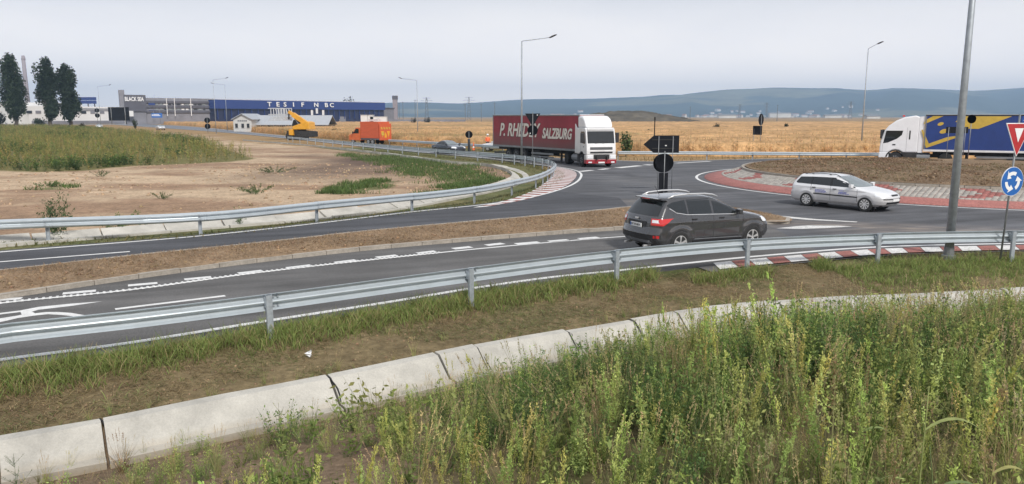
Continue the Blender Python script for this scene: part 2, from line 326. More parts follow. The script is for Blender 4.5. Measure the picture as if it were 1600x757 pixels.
def gcol(x, y):
    x = np.asarray(x, float); y = np.asarray(y, float)
    n1, n2, n3 = fbm(x, y, 6, 0), fbm(x, y, 1.5, 2), fbm(x, y, 14, 3)
    c = np.zeros(x.shape + (3,)); c[:] = (.30, .20, .10)                       # straw under the crop
    c += (n1 - .5)[..., None] * .1 * np.array((1, .8, .5))
    ye, yd = edge_y(x), ditch_y(x)
    lot = in_poly(x + (n2 - .5) * 1.2, y + (n1 - .5) * 1.5, LOT)
    tan = np.stack([.46 + 0 * x, .345 + 0 * x, .235 + 0 * x], -1) * (.84 + .16 * vnoise(x * .2 + y * .1, y, 1.1, 5) + .16 * fbm(x, y, .9, 1))[..., None]; brown = np.array((.275, .18, .118)) * (.75 + .2 * vnoise(x * .2 + y * .12, y, .8, 1) + .3 * fbm(x, y, .8, 4))[..., None]; dark = np.array((.13, .09, .07))
    k = np.clip((fbm(x * .5 + y * .2, y + .1 * x, 4, 4) - .46 + .3 * (fbm(x, y, .9, 2) - .5)) * 4, 0, .9)[..., None]; lc = tan * (1 - k) + brown * k
    k2 = np.clip((x + 22) / 10 + (n3 - .5) * 2, 0, 1)[..., None] * np.clip((y - 46) / 14 + (n1 - .5), 0, 1)[..., None]; lc = lc * (1 - k2) + dark * k2
    k3 = np.clip((x + 13) / 8, 0, 1)[..., None] * .45; lc = lc * (1 - k3) + brown * k3
    g = np.zeros(x.shape)
    for q in GREENS: g = np.maximum(g, in_poly(x + (n2 - .5) * 2.2, y + (n1 - .5) * 3, q) * np.clip((n2 - .12) * 4, .3, 1))
    lc = lc * (1 - .8 * g[..., None]) + np.array((.085, .105, .035)) * .8 * g[..., None]
    c = np.where(lot[..., None], lc, c)
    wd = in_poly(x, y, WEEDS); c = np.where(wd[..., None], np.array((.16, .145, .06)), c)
    # strip between the railings and the lane, verge of the far road: short grass
    verge = (~lot) & (y > ye + 4) & (y < 100) & (x < 2.4); c = np.where(verge[..., None], np.array((.13, .13, .06)) + (n2 - .5)[..., None] * .12 * np.array((1, .5, .3)), c)
    nearv = (y < ye + 1.5)
    vg = np.clip((y - ye + 1.3 + (n1 - .5) * 1.2) / .8, 0, 1)[..., None]
    vb = np.array((.158, .122, .068)) * (.75 + .6 * n2[..., None]); vc = vb * (1 - vg) + np.array((.075, .085, .03)) * vg
    gk = np.clip((n1 - .55) * 3, 0, .6)[..., None]; vc = vc * (1 - gk) + np.array((.10, .10, .045)) * gk
    weed_k = np.clip((x + 1.2) / 2.2 + (n1 - .5) * 2, 0, 1)[..., None]; weed_soil = (np.array((.17, .122, .082)) * (1 - weed_k) + np.array((.115, .10, .05)) * weed_k) * (.7 + .7 * n2[..., None])  # brown soil turning darker and greener towards the weedy side
    vc = np.where((y < yd)[..., None], weed_soil, vc)
    return np.clip(np.where(nearv[..., None], vc, c), .01, .9)
ny, nx = GX.shape; idx = np.arange(nx * ny).reshape(ny, nx)
Q = np.stack([idx[:-1, :-1], idx[:-1, 1:], idx[1:, 1:], idx[1:, :-1]], -1)
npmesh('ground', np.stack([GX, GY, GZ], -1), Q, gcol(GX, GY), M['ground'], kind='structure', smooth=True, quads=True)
# ================================================================== ROADS
RC = np.array((26.8, 46.3)); R_LINE, R_APR, R_IN, Z_IN = 15.25, 14.75, 12.2, .72
def arc(r, a0, a1, n=60): return [(RC[0] + r * math.cos(R(a)), RC[1] + r * math.sin(R(a))) for a in np.linspace(a0, a1, n)]
A_TOP = smooth_line([at(*p) for p in [(-420, 428), (-200, 413), (0, 394.5), (300, 370.5), (500, 349), (640, 332), (745, 321.5), (800, 314), (850, 304), (885, 293), (902, 284), (908, 276), (907, 271), (900, 267), (880, 262.5), (850, 258.5), (800, 252), (720, 243.5), (600, 232.5), (450, 216.5), (330, 205.5), (200, 196.5)]])
FAR_EDGE = smooth_line([at(*p) for p in [(120, 190.5), (270, 196.5), (430, 211), (600, 226.5), (690, 233.5), (760, 238.5), (850, 245.5), (930, 249.5), (1030, 252.5), (1110, 250.3), (1200, 248.3), (1330, 246.7)]])
outline = [tuple(p) for p in A_TOP + normals2(A_TOP) * .35] + [tuple(p) for p in FAR_EDGE] + arc(24, 75, -40, 50)[:] + [(60, 20)] + [tuple(p) for p in (WHITE - normals2(WHITE) * .5)[::-1]]
road = flat_poly('road', outline, 0.0, M['asphalt']); road['kind'] = 'structure'
sk = np.array([(p[0], p[1]) for p in outline]); nk = len(sk); npmesh('road_edge', np.vstack([np.c_[sk, np.full(nk, -.0005)], np.c_[sk, np.full(nk, -.3)]]), [(i, (i + 1) % nk, nk + (i + 1) % nk, nk + i) for i in range(nk)], None, M['asphalt_grey'], road, quads=True)
# resurfaced lane towards the left and the coarse grey approach lane: sheets laid on the road
MED_TOP = smooth_line([at(*p) for p in [(-420, 466), (-200, 447), (0, 428), (200, 405), (400, 384.5), (600, 362.5), (800, 344.5), (900, 335.5), (985, 326)]])
a2 = A_TOP[A_TOP[:, 1] < 41]; a2 = a2[:np.argmax(a2[:, 0]) + 1]
dl = flat_poly('resurfaced_lane', [tuple(p) for p in a2 + normals2(a2) * .3] + [(5.2, 37)] + [tuple(p) for p in MED_TOP[::-1]], .004, M['asphalt_dark']); dl['kind'] = 'structure'
MED_BOT = smooth_line([at(*p) for p in [(-420, 532), (-200, 500), (0, 469), (200, 438.5), (400, 411.5), (600, 389.5), (800, 372.5), (970, 360), (1100, 353.5), (1195, 350)]])
wl = WHITE[WHITE[:, 0] < 9]
gl = flat_poly('approach_lane', [tuple(p) for p in MED_BOT] + [tuple(p) for p in (wl - normals2(wl) * .48)[::-1]], .004, M['asphalt_grey']); gl['kind'] = 'structure'
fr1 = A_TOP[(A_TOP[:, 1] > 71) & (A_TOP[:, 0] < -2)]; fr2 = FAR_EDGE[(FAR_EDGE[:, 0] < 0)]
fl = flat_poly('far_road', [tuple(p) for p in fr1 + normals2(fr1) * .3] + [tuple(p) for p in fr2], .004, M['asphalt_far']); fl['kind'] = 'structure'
# markings
PZ = .009
def line(name, P, w=.15, m='paint', parent=road, z=PZ): return ribbon(name, P, -w / 2, w / 2, z, M[m], parent)
line('edge_line', WHITE, .17)
line('edge_line', A_TOP[A_TOP[:, 1] < 65], .16)
line('edge_line', FAR_EDGE - normals2(FAR_EDGE) * .35, .18)
line('edge_line', A_TOP[A_TOP[:, 1] > 66] - normals2(A_TOP[A_TOP[:, 1] > 66]) * .1, .18)
line('ring_line', np.array(arc(R_LINE, 88, 300, 130)), .17)
def dash(name, a, b, w, m='paint', z=PZ):
    a, b = np.array(a[:2]), np.array(b[:2]); P = np.array([a + (b - a) * t for t in np.linspace(0, 1, 6)]); return line(name, P, w, m, z=z)
dash('lane_dash', at(-90, 417), at(203, 393.8), .14); dash('lane_dash', at(180, 484), at(352, 463), .15)
RIB = smooth_line([at(*p) for p in [(-420, 531), (-200, 503), (0, 474.5), (200, 454), (400, 427), (600, 404.5), (800, 384.5), (970, 370.5), (1110, 361), (1190, 357.5)]])
line('edge_line', RIB, .13)
rs = smooth_line(RIB, .13); rs = rs[rs[:, 0] < -2]; rn = normals2(rs); V = []; T = []
for p, nn in zip(rs, rn):      # raised cross ribs along the line
    t = np.array((nn[1], -nn[0])); k = len(V)
    for du, dv, z in ((-.03, -.1, .012), (.03, -.1, .012), (.03, .1, .012), (-.03, .1, .012), (-.018, -.09, .024), (.018, -.09, .024), (.018, .09, .024), (-.018, .09, .024)):
        q = p + t * du + nn * dv; V.append((q[0], q[1], z))
    T += [(k, k + 1, k + 5, k + 4), (k + 1, k + 2, k + 6, k + 5), (k + 2, k + 3, k + 7, k + 6), (k + 3, k, k + 4, k + 7), (k + 4, k + 5, k + 6, k + 7)]
npmesh('line_ribs', V, T, None, M['paint'], road, kind='stuff', quads=True)
for (x0, y0, x1, y1) in [(-70, 474, 34, 467), (98, 459.5, 150, 455), (200, 447, 246, 443), (288, 437.5, 330, 433.5), (372, 428, 410, 423.5), (448, 419.5, 486, 415), (524, 411, 556, 407), (588, 403, 620, 399.5), (652, 396.5, 680, 393), (708, 389.5, 736, 386.5), (760, 384, 786, 381), (806, 382, 842, 379), (858, 378, 888, 375.5), (905, 374, 935, 371.5), (1010, 366, 1040, 364)]:
    dash('guide_dash', at(x0, y0), at(x1, y1), .23 if x0 < 700 else .30)
# direction arrow on the approach lane
def poly_mark(name, pix, m='paint'): return flat_poly(name, [at(*p) for p in pix], PZ, M[m], road)
poly_mark('arrow_marking', [(-120, 508), (-60, 498), (0, 490), (32, 486), (60, 480.5), (110, 475.5), (160, 471.8), (112, 479), (60, 485), (50, 488), (55, 490.5), (72, 488.5), (92, 488.5), (112, 490), (132, 493.5), (117, 495.5), (95, 493), (75, 492), (55, 494), (28, 498), (0, 504.5), (-60, 522), (-70, 515), (0, 498.5), (28, 494), (34, 492.5), (32, 488.5), (0, 492.5), (-100, 512)])
for (x0, y0, x1, y1, w) in [(906, 268.5, 925, 266.5, .5), (937, 265.5, 950, 264, .5), (965, 262.7, 1000, 259.3, .7), (1009, 258.5, 1017, 257.7, .7), (1056, 255.4, 1110, 252.5, .45)]: dash('yield_dash', at(x0, y0), at(x1, y1), w)
poly_mark('nose_marking', [(1212, 357.5), (1245, 354), (1262, 353), (1310, 353.5), (1332, 354.8), (1290, 357), (1250, 358.5)], 'paint_worn')
poly_mark('nose_marking', [(1150, 331), (1200, 336), (1275, 343), (1340, 347), (1338, 348), (1260, 344), (1190, 338)], 'paint_worn')
# red and white striped strip by the near lane
sw = WHITE[(WHITE[:, 0] > 4.2)]; sN = normals2(sw); sS = np.r_[0, np.cumsum(np.hypot(*np.diff(sw, axis=0).T))]
def on_sw(s, o):
    i = np.array([np.interp(s, sS, sw[:, k]) for k in (0, 1)]); n = np.array([np.interp(s, sS, sN[:, k]) for k in (0, 1)]); return i - n * o
strip = npmesh('striped_strip', np.vstack([np.c_[sw - sN * .22, np.full(len(sw), .0075)], np.c_[sw - sN * 1.12, np.full(len(sw), -.03)]]), [(len(sw) + i, len(sw) + i + 1, i + 1, i) for i in range(len(sw) - 1)], None, M['asphalt_grey'], kind='structure', quads=True)
s = .3; k = 0
while s < sS[-1] - 1:
    wdt = .62 if k % 2 == 0 else .58
    q = [on_sw(s + .42, .3), on_sw(s + wdt + .42, .3), on_sw(s + wdt, 1.05), on_sw(s, 1.05)]
    flat_poly('white_block' if k % 2 == 0 else 'red_block', q, .012, M['paint_worn' if k % 2 == 0 else 'redpave'], strip); s += wdt + .02; k += 1
# striped corner by the left kerb line
IN_E = smooth_line([at(*p) for p in [(740, 325), (790, 314), (825, 302), (845, 291), (858, 280), (864, 270), (862, 264), (855, 259.5)]], .35)
OUT_E = smooth_line([at(*p) for p in [(760, 323.5), (815, 313.5), (858, 302), (885, 290.5), (897, 281), (901, 274), (897, 268), (880, 263)]], .35)
m_ = 27
def rs_(P, n):
    s_ = np.r_[0, np.cumsum(np.hypot(*np.diff(P, axis=0).T))]; u = np.linspace(0, s_[-1], n); return np.c_[np.interp(u, s_, P[:, 0]), np.interp(u, s_, P[:, 1])]
I2, O2 = rs_(IN_E, m_), rs_(OUT_E, m_)
corner = flat_poly('striped_corner', [tuple(p) for p in I2] + [tuple(p) for p in O2[::-1]], .006, M['redpave']); corner['kind'] = 'structure'
for i in range(m_ - 1):
    a, b, c_, d = I2[i], I2[i] * .56 + I2[i + 1] * .44, O2[i] * .56 + O2[i + 1] * .44, O2[i]
    o = MB(); o.add([(*a, .01), (*b, .01), (*c_, .01), (*d, .01), (*a, .016), (*b, .016), (*c_, .016), (*d, .016)], [(0, 1, 2, 3), (4, 5, 6, 7), (0, 1, 5, 4), (1, 2, 6, 5), (2, 3, 7, 6), (3, 0, 4, 7)])
    o.build('white_bar', M['paint'], corner)
# ------------------------------------------------------------------ median
KN = at(1238, 350); nose = smooth_line([MED_TOP[-1], at(1080, 329), at(1170, 335.5), at(1222, 342), at(1238, 347), at(1228, 351), at(1195, 351)], .3)
med_out = [tuple(p) for p in MED_TOP] + [tuple(p) for p in nose[1:-1]] + [tuple(p) for p in MED_BOT[::-1]]
mo = np.array(med_out); bm = bmesh.new()
def dirt_sheet(name, P1, P2, z, crown, m, cf, kind='structure'):
    """soil between two edge lines, crowned and lumpy"""
    n = 700; A, B = rs_(P1, n), rs_(P2, n); rows = []
    for t in np.linspace(0, 1, 12): rows.append(np.c_[A * (1 - t) + B * t, np.full(n, z + crown * math.sin(PI * t))])
    V = np.array(rows); V[1:-1, :, 2] += (fbm(V[1:-1, :, 0], V[1:-1, :, 1], 1.3, 1) - .5) * .06
    ii = np.arange(12 * n).reshape(12, n); Q = np.stack([ii[:-1, :-1], ii[:-1, 1:], ii[1:, 1:], ii[1:, :-1]], -1)
    return npmesh(name, V, Q, cf(V[..., 0], V[..., 1]), m, kind=kind, smooth=True, quads=True)
def soil(x, y):
    k = fbm(x, y, 1.0, 3)[..., None]; return np.array((.255, .18, .115)) * (.75 + .5 * k)
MT = np.vstack([MED_TOP, nose[1:len(nose) // 2]]); MBT = np.vstack([MED_BOT, nose[len(nose) // 2:][::-1]])
median = dirt_sheet('median', MT, MBT, .10, .07, M['ground'], soil)
kme = MB().box((0, 0, -.04), (.985, .15, .30)).mesh('kerb_stone'); kme.materials.append(M['kerb'])
def kerb_line(P, parent, zf=lambda p: .0, step=1.0, inward=1):
    P = smooth_line(P, step); N = normals2(P)
    for i in range(len(P) - 1):
        a, b = P[i], P[i + 1]; c = (a + b) / 2 + N[i] * .08 * inward; d = b - a
        o = link('kerb_stone', kme, None, parent, (c[0], c[1], .005 + zf(c) + random.uniform(-.006, .006)), math.atan2(d[1], d[0])); o.scale = (np.hypot(*d) / 1.0, 1, 1)
kerb_line(MED_BOT, median, inward=1); kerb_line(np.vstack([MED_TOP, nose[1:]]), median, inward=-1)
# ------------------------------------------------------------------ roundabout island
n = 200; ang = np.linspace(0, 2 * PI, n, endpoint=False); rows = []
for t in np.linspace(0, 1, 24):
    r = R_IN * (1 - t); rows.append(np.stack([RC[0] + r * np.cos(ang), RC[1] + r * np.sin(ang), Z_IN + .02 + .42 * (1 - (1 - t) ** 2) + 0 * ang], -1))
V = np.array(rows); V[1:, :, 2] += (fbm(V[1:, :, 0], V[1:, :, 1], .8, 1) - .5) * .14
ii = np.arange(24 * n).reshape(24, n); jj = np.roll(ii, -1, 1); Q = np.stack([ii[:-1], jj[:-1], jj[1:], ii[1:]], -1)
isl = npmesh('roundabout_island', V, Q, soil(V[..., 0], V[..., 1]) * .82, M['ground'], kind='structure', smooth=True, quads=True)
prof = [(R_APR + .02, -.02), (R_APR, .045), (R_APR - 1.05, .22), (R_IN + .08, Z_IN - .06)]
V = []
for r, z in prof: V.append(np.stack([RC[0] + r * np.cos(ang), RC[1] + r * np.sin(ang), z + 0 * ang], -1))
ii = np.arange(len(prof) * n).reshape(len(prof), n); jj = np.roll(ii, -1, 1); Q = np.stack([ii[:-1], jj[:-1], jj[1:], ii[1:]], -1)
apron = npmesh('roundabout_apron', np.array(V), Q, None, M['redconc'], kind='structure', smooth=False, quads=True)
# paving setts on the apron slope, red ones laid as arrows
V, T, C = [], [], []; r0, r1, z0, z1 = R_APR - 1.05, R_IN + .1, .22, Z_IN - .06
nr = 9
for i in range(nr):
    ra, rb = r0 + (r1 - r0) * i / nr, r0 + (r1 - r0) * (i + 1) / nr; rm = (ra + rb) / 2; nt_ = int(2 * PI * rm / .25)
    for j in range(nt_):
        th = 2 * PI * (j + .5 * (i % 2)) / nt_
        if math.degrees(th) % 360 < 75 or math.degrees(th) % 360 > 320: continue
        h = .5 * 2 * PI / nt_ * .95; u = (i + .5) / nr; s_ = th * 13.4
        v = abs(u - .5) * 2; d = ((s_ + v * 1.3) % 4.4); red = d < 1.05 and .06 < u < .94
        lift = random.uniform(.012, .022); k = len(V)
        for rr, tt, up in ((ra - .008, th - h, 0), (ra - .008, th + h, 0), (rb + .008, th + h, 0), (rb + .008, th - h, 0), (ra - .012, th - h * .94, lift), (ra - .012, th + h * .94, lift), (rb + .012, th + h * .94, lift), (rb + .012, th - h * .94, lift)):
            V.append((RC[0] + rr * math.cos(tt), RC[1] + rr * math.sin(tt), z0 + (z1 - z0) * (rr - r0) / (r1 - r0) + up))
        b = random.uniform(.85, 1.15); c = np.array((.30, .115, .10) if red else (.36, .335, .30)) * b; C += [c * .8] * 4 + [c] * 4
        T += [(k + 4, k + 5, k + 6, k + 7), (k, k + 1, k + 5, k + 4), (k + 1, k + 2, k + 6, k + 5), (k + 2, k + 3, k + 7, k + 6), (k + 3, k, k + 4, k + 7)]
npmesh('paving_setts', V, T, C, M['paver'], apron, kind='stuff', quads=True)
kerb_line(np.array(arc(R_IN + .12, 60, 330, 150)), isl, zf=lambda p: Z_IN - .1, inward=-1)
# ================================================================== DRAINS
def slab_run(parent, line_, joints, prof, m, tilt=.012):
    """concrete channel slabs: cross-section prof (offset, z) along the ground line between joints"""
    N = normals2(line_); S = np.r_[0, np.cumsum(np.hypot(*np.diff(line_, axis=0).T))]
    def pt(s, o, z):
        p = [np.interp(s, S, line_[:, k]) + np.interp(s, S, N[:, k]) * o for k in (0, 1)]; return (p[0], p[1], z)
    for a, b in zip(joints[:-1], joints[1:]):
        mb = MB(); g = random.uniform(.012, .03); dz = random.uniform(-tilt, tilt); do = random.uniform(-tilt, tilt)
        nseg = max(1, int((b - a) / .7)); vs = []; k = len(prof)
        for i in range(nseg + 1):
            s = a + g + (b - a - 2 * g) * i / nseg; vs += [pt(s, o + do, z + dz + random.uniform(-.004, .004)) for o, z in prof]
        fs = [tuple(range(k)), tuple(range(nseg * k, nseg * k + k))[::-1]]
        for i in range(nseg): fs += [(i * k + j, i * k + (j + 1) % k, (i + 1) * k + (j + 1) % k, (i + 1) * k + j) for j in range(k)]
        mb.add(vs, fs); mb.build('drain_slab', m, parent, bevel=.006)
    return S[-1], pt
nd = thing('drainage_channel', 'cracked pale concrete drainage channel between the near verge and the tall weeds', 'drain', (0, 0, 0))
Sd = np.r_[0, np.cumsum(np.hypot(*np.diff(DT, axis=0).T))]
def s_at(px, py, z=-.3):
    p = at(px, py, z); return Sd[np.argmin(np.hypot(DT[:, 0] - p.x, DT[:, 1] - p.y))]
js = [s_at(*p) for p in [(-230, 730), (0, 690), (160, 657), (518, 588), (675, 556), (742, 543), (876, 519), (976, 502), (1036, 493), (1092, 484)]]
while js[-1] + 2 < Sd[-1] - 1: js.append(js[-1] + random.uniform(1.85, 2.1))
slab_run(nd, DT, js, [(.02, -.235), (.0, -.212), (-.17, -.225), (-.55, -.56), (-.57, -.545), (-.74, -.555), (-.72, -.70), (-.54, -.69), (-.08, -.32), (.02, -.32)], M['drain'], .02)
M['tar'] = mat('crack_filler', (.012, .012, .013), rough=.7, var=.2)
for (x, y), wd in zip([(162, 660), (520, 592), (744, 545), (878, 521), (978, 504)], (.02, .022, .010, .010, .012)):      # tarred, broken joints
    s0 = s_at(x, y, -.24); mb = MB(); N_ = normals2(DT); pts = []
    for q, (o, z) in enumerate(((.01, -.225), (-.09, -.226), (-.2, -.262), (-.31, -.355), (-.4, -.435), (-.5, -.52), (-.56, -.56))):
        pts.append([np.interp(s0 + random.uniform(-.035, .035) + q * .012, Sd, DT[:, k]) + np.interp(s0, Sd, N_[:, k]) * o for k in (0, 1)] + [z])
    mb.tube(pts, [wd * random.uniform(.6, 1.1) for _ in pts[:-2]] + [wd * .5, wd * .3], 6); mb.build('joint_tar', M['tar'], nd)
ld = thing('drainage_channel', 'pale concrete drain following the curved railing round the bare lot', 'drain', (0, 0, 0))
LD = smooth_line([at(*p) for p in [(-200, 402), (0, 381), (300, 356), (500, 339), (620, 324), (720, 306), (780, 293), (812, 281), (813, 272), (795, 264), (765, 258), (700, 253), (600, 240), (480, 227), (385, 219.5)]], .4)
Ls = np.r_[0, np.cumsum(np.hypot(*np.diff(LD, axis=0).T))][-1]
j2 = list(np.arange(0, 48, 2.0)) + list(np.arange(48, 66, 1.0)) + list(np.arange(66, Ls, 2.5)) + [Ls]
slab_run(ld, LD, j2, [(-.48, .03), (-.3, .03), (0, -.10), (.35, .04), (.62, .16), (.62, -.2), (.3, -.25), (0, -.3), (-.48, -.25)], M['drain'], .03)
# ================================================================== GUARD RAILS
WP = [(0, .31), (.03, .285), (.075, .262), (.08, .235), (.075, .21), (.02, .175), (.012, .155), (.02, .135), (.075, .10), (.08, .075), (.075, .048), (.03, .025), (0, 0)]
WPI = [(o - .012, z + (.0 if 0 < i < 12 else (-.004 if i == 0 else .004))) for i, (o, z) in enumerate(WP)]
def guard_rail(name, label, P, side, zb=.44, spacing=4.0, posts=None, gz=0.0, group='guard rails', seg=.8, end_down=()):
    """W-beam railing along the ground line P; side=+1 faces the beam to the left of travel; one beam piece per span"""
    P = smooth_line(P, .25); S = np.r_[0, np.cumsum(np.hypot(*np.diff(P, axis=0).T))]; N = normals2(P)
    root = thing(name, label, 'guard rail', (P[0][0], P[0][1], gz), 0, group); o0 = np.array((P[0][0], P[0][1]))
    def pt(s): return np.array([np.interp(s, S, P[:, k]) for k in (0, 1)]) - o0, np.array([np.interp(s, S, N[:, k]) for k in (0, 1)])
    js = posts if posts is not None else list(np.arange(0, S[-1] + .01, spacing))
    if js[0] > .3: js = [0] + js
    if js[-1] < S[-1] - .3: js = js + [S[-1]]
    k = len(WP); prof = WP + WPI[::-1]; kk = len(prof)
    for a, b in zip(js[:-1], js[1:]):
        b2 = min(b + .16, S[-1]); nseg = max(2, int((b2 - a) / seg)); vs = []; dz0 = random.uniform(-.006, .006)
        for i in range(nseg + 1):
            s = a + (b2 - a) * i / nseg; p, n_ = pt(s); lap = .014 * (1 - i / nseg)
            vs += [(*(p + n_ * side * (.06 + o + lap)), zb + z + dz0) for o, z in prof]
        mb = MB(); fs = [tuple(range(kk)), tuple(range(nseg * kk, nseg * kk + kk))[::-1]]
        for i in range(nseg): fs += [(i * kk + j, i * kk + (j + 1) % kk, (i + 1) * kk + (j + 1) % kk, (i + 1) * kk + j) for j in range(kk)]
        mb.add(vs, fs); mb.build('rail_beam', M['galv'], root)
    for s in js:
        p, n_ = pt(s); t = np.array((n_[1], -n_[0])); mb = MB(); a = math.atan2(t[1], t[0]); Mz = Matrix.Rotation(a, 3, 'Z')
        c = p - n_ * side * .06
        for d, sz in (((0, 0), (.10, .012, 1.15)), ((-.05, .03), (.010, .06, 1.15)), ((.05, .03), (.010, .06, 1.15))):
            q = Mz @ Vector((d[0], d[1] * side, 0)); mb.box((c[0] + q.x, c[1] + q.y, .17), sz, Mz)
        mb.build('post', M['galv_post'], root)
        mb = MB(); c2 = p + n_ * side * .02; mb.box((c2[0], c2[1], zb + .155), (.12, .10, .16), Mz); mb.build('bracket', M['galv_post'], root); mb = MB()
        for zz in (.09, .22):
            c3 = p + n_ * side * .145; mb.box((c3[0], c3[1], zb + zz), (.04, .03, .04), Mz)
        for du in (-.12, -.04, .04, .12):
            for zz in (.075, .235):
                c4 = p + n_ * side * .15 + t * (du + .08); mb.box((c4[0], c4[1], zb + zz), (.028, .03, .028), Mz); c5 = p + n_ * side * .10 + t * (du + .08); mb.box((c5[0], c5[1], zb + zz + .0), (.03, .03, .03), Mz)
        mb.build('bolts', M['galv_post'], root)['kind'] = 'stuff'
    return root
near = [at(*p, z=.75) for p in [(-260, 556), (-130, 529), (0, 508), (200, 487), (415, 461), (733, 419.5), (960, 392), (1166, 374.5), (1370, 365.5), (1580, 361.5), (1800, 360)]]
NP = smooth_line(near, .25); NS = np.r_[0, np.cumsum(np.hypot(*np.diff(NP, axis=0).T))]
def ns(px, py): q = at(px, py, .75); return float(NS[np.argmin(np.hypot(NP[:, 0] - q.x, NP[:, 1] - q.y))])
guard_rail('guard_rail', 'galvanised railing seen from its post side along the near lane behind the grassy verge', near, 1, posts=[ns(-260, 556) + .3, ns(60, 502) - 2.0, ns(415, 461), ns(733, 419.5), ns(960, 392), ns(1166, 374.5), ns(1370, 365.5), ns(1580, 361.5), ns(1760, 360)], zb=.44)
loop = [at(*p, z=.75) for p in [(-300, 361), (-120, 350), (0, 343), (307, 332), (496, 315), (644, 302), (741, 291.5), (802, 281), (840, 272), (860, 263), (866, 255.5), (856, 250), (835, 246), (800, 242), (740, 237.5), (700, 234.5), (600, 226.5), (520, 219.5), (450, 213.5)]]
LPn = smooth_line(loop, .25); LS = np.r_[0, np.cumsum(np.hypot(*np.diff(LPn, axis=0).T))]
def ls(px, py): q = at(px, py, .75); return float(LS[np.argmin(np.hypot(LPn[:, 0] - q.x, LPn[:, 1] - q.y))])
pj = [ls(-130, 350), ls(78, 340), ls(307, 332), ls(496, 315), ls(644, 302), ls(741, 291.5), ls(802, 281)]
while pj[-1] + 4 < LS[-1]: pj.append(pj[-1] + (2.0 if 25 < pj[-1] - pj[6] + 25 < 52 else 4.0))
guard_rail('guard_rail', 'bright galvanised railing curving round the bare lot to the far road', loop, -1, posts=pj)
guard_rail('guard_rail', 'thin far railing on the field side of the far road beside the dark sedan', [at(*p, z=.75) for p in [(608, 218), (700, 223), (790, 228), (880, 232.5), (940, 235)]], -1)
guard_rail('guard_rail', 'far railing between the cornfield and the roundabout behind the arrow sign', [at(*p, z=.75) for p in [(966, 236.5), (1100, 237), (1240, 238), (1330, 238.5), (1440, 239)]], -1)
# ================================================================== STREET LAMPS
def lamp(label, base, h, arm, ang, r0=.085, rise=.12, gz=0):
    t = thing('street_lamp', label, 'street lamp', (base[0], base[1], gz), ang, 'street lamps')
    MB().tube([(0, 0, -.1), (0, 0, h * .5), (0, 0, h)], [r0, r0 * .74, r0 * .48], 12).build('pole', M['lamp_steel'], t, smooth=True)
    MB().lathe([(r0 * 1.5, -.1), (r0 * 1.5, .02), (r0 * 1.15, .03), (r0 * 1.08, .25)], (0, 0, 0), 'z', 12).build('base_plate', M['grey'], t)
    if arm:
        MB().tube([(0, 0, h - .05), (.06, 0, h + .02), (arm * .5, 0, h + rise * .5 * arm), (arm, 0, h + rise * arm)], .03, 8).build('arm', M['lamp_steel'], t, smooth=True)
        s = .42; e = Vector((arm, 0, h + rise * arm)); q = Matrix.Rotation(-math.atan(.42), 3, 'Y')
        mb = MB(); prof = [(-.32, -.03), (-.2, -.055), (.25, -.05), (.36, -.01), (.3, .03), (0, .06), (-.3, .035)]
        mb.prism(prof, -.13, .13); mb.v = [tuple(q @ Vector(v) + e + Vector((.26, 0, .1))) for v in mb.v]; mb.build('lamp_head', M['chassis'], t, bevel=.015)
    return t
lamp('tall thick grey lamp post rising beside the roundabout sign and out of the picture', at(1482, 400), 10.2, 1.8, R(100), r0=.122)
lamp('slim lamp post with its arm to the roundabout standing inside the curved railing', at(815, 255), 10.0, 2.3, R(-8), r0=.1)
lamp('lamp post with its arm over the far road standing beyond the dark sedan', at(653, 218), 9.9, 2.6, R(172))
lamp('lamp post with its arm to the blue hall beside the double round sign', at(338, 209), 12.0, 3.0, R(-5))
lamp('fainter lamp post in front of the blue hall with its arm over the road', at_d(355, 199, 205), 12.0, 3.0, R(185))
lamp('lamp post by the poplars in front of the white factory', at_d(158, 199, 225), 12.3, 3.4, R(-4))
lamp('leaning lamp post at the cornfield railing near the blue lorry', at(1345, 238), 11.1, .9, R(-40), rise=.5)
# ================================================================== SIGNS
def post(t, x, y, h, r=.03, z0=-.1): return MB().tube([(x, y, z0), (x, y, h)], r, 8).build('post', M['grey'], t, smooth=True)
def disc(t, name, x, y, z, r, m, th=.012, n=28): return MB().lathe([(r, -th), (r, th)], (x, y, z), 'y', n).build(name, M[m], t)
# seen from behind: y axis of the sign points at the camera side (-y)
def round_sign(t, y, z, r, x=0):
    disc(t, 'sign_panel', x, y, z, r, 'signback'); mb = MB()
    mb.lathe([(r, -.025), (r, .025), (r - .012, .025), (r - .012, -.025)], (x, y, z), 'y', 28); return mb.build('rim', M['signback'], t)
s = thing('direction_sign', 'black back of the pointed direction sign on two posts over the round sign', 'road sign', at(1033, 300), R(4))
MB().prism([(-1.0, 2.46), (-.46, 2.03), (.88, 2.03), (.88, 2.92), (-.46, 2.92)], .02, .05).build('sign_panel', M['signback'], s, bevel=.005)
for x in (-.15, .60): post(s, x - .06, -.03, 2.88, .02)
mb = MB(); [mb.box((.05, -.0, z), (1.2, .03, .04)) for z in (2.25, 2.7)]; mb.build('crossbar', M['chassis'], s)
MB().box((.18, .012, 2.4), (.09, .012, .05)).build('sticker', M['signwhite'], s)
s = thing('roundabout_sign', 'black back of the round sign over a narrow board on the median nose', 'road sign', at(1031, 303) + Vector((0, -.9, 0)), R(3))
post(s, 0, -.05, 2.2, .025); round_sign(s, .0, 1.62, .46); MB().box((-.02, .01, .58), (.46, .02, 1.1)).build('board', M['signback'], s, bevel=.004)
round_sign(s, .14, 1.6, .46, -.06); MB().box((.12, -.015, 1.7), (.08, .006, .05)).build('sticker', M['signwhite'], s)
s = thing('give_way_sign', 'backs of a triangle and a round sign on one post before the red lorry', 'road sign', at(832, 258), R(6))
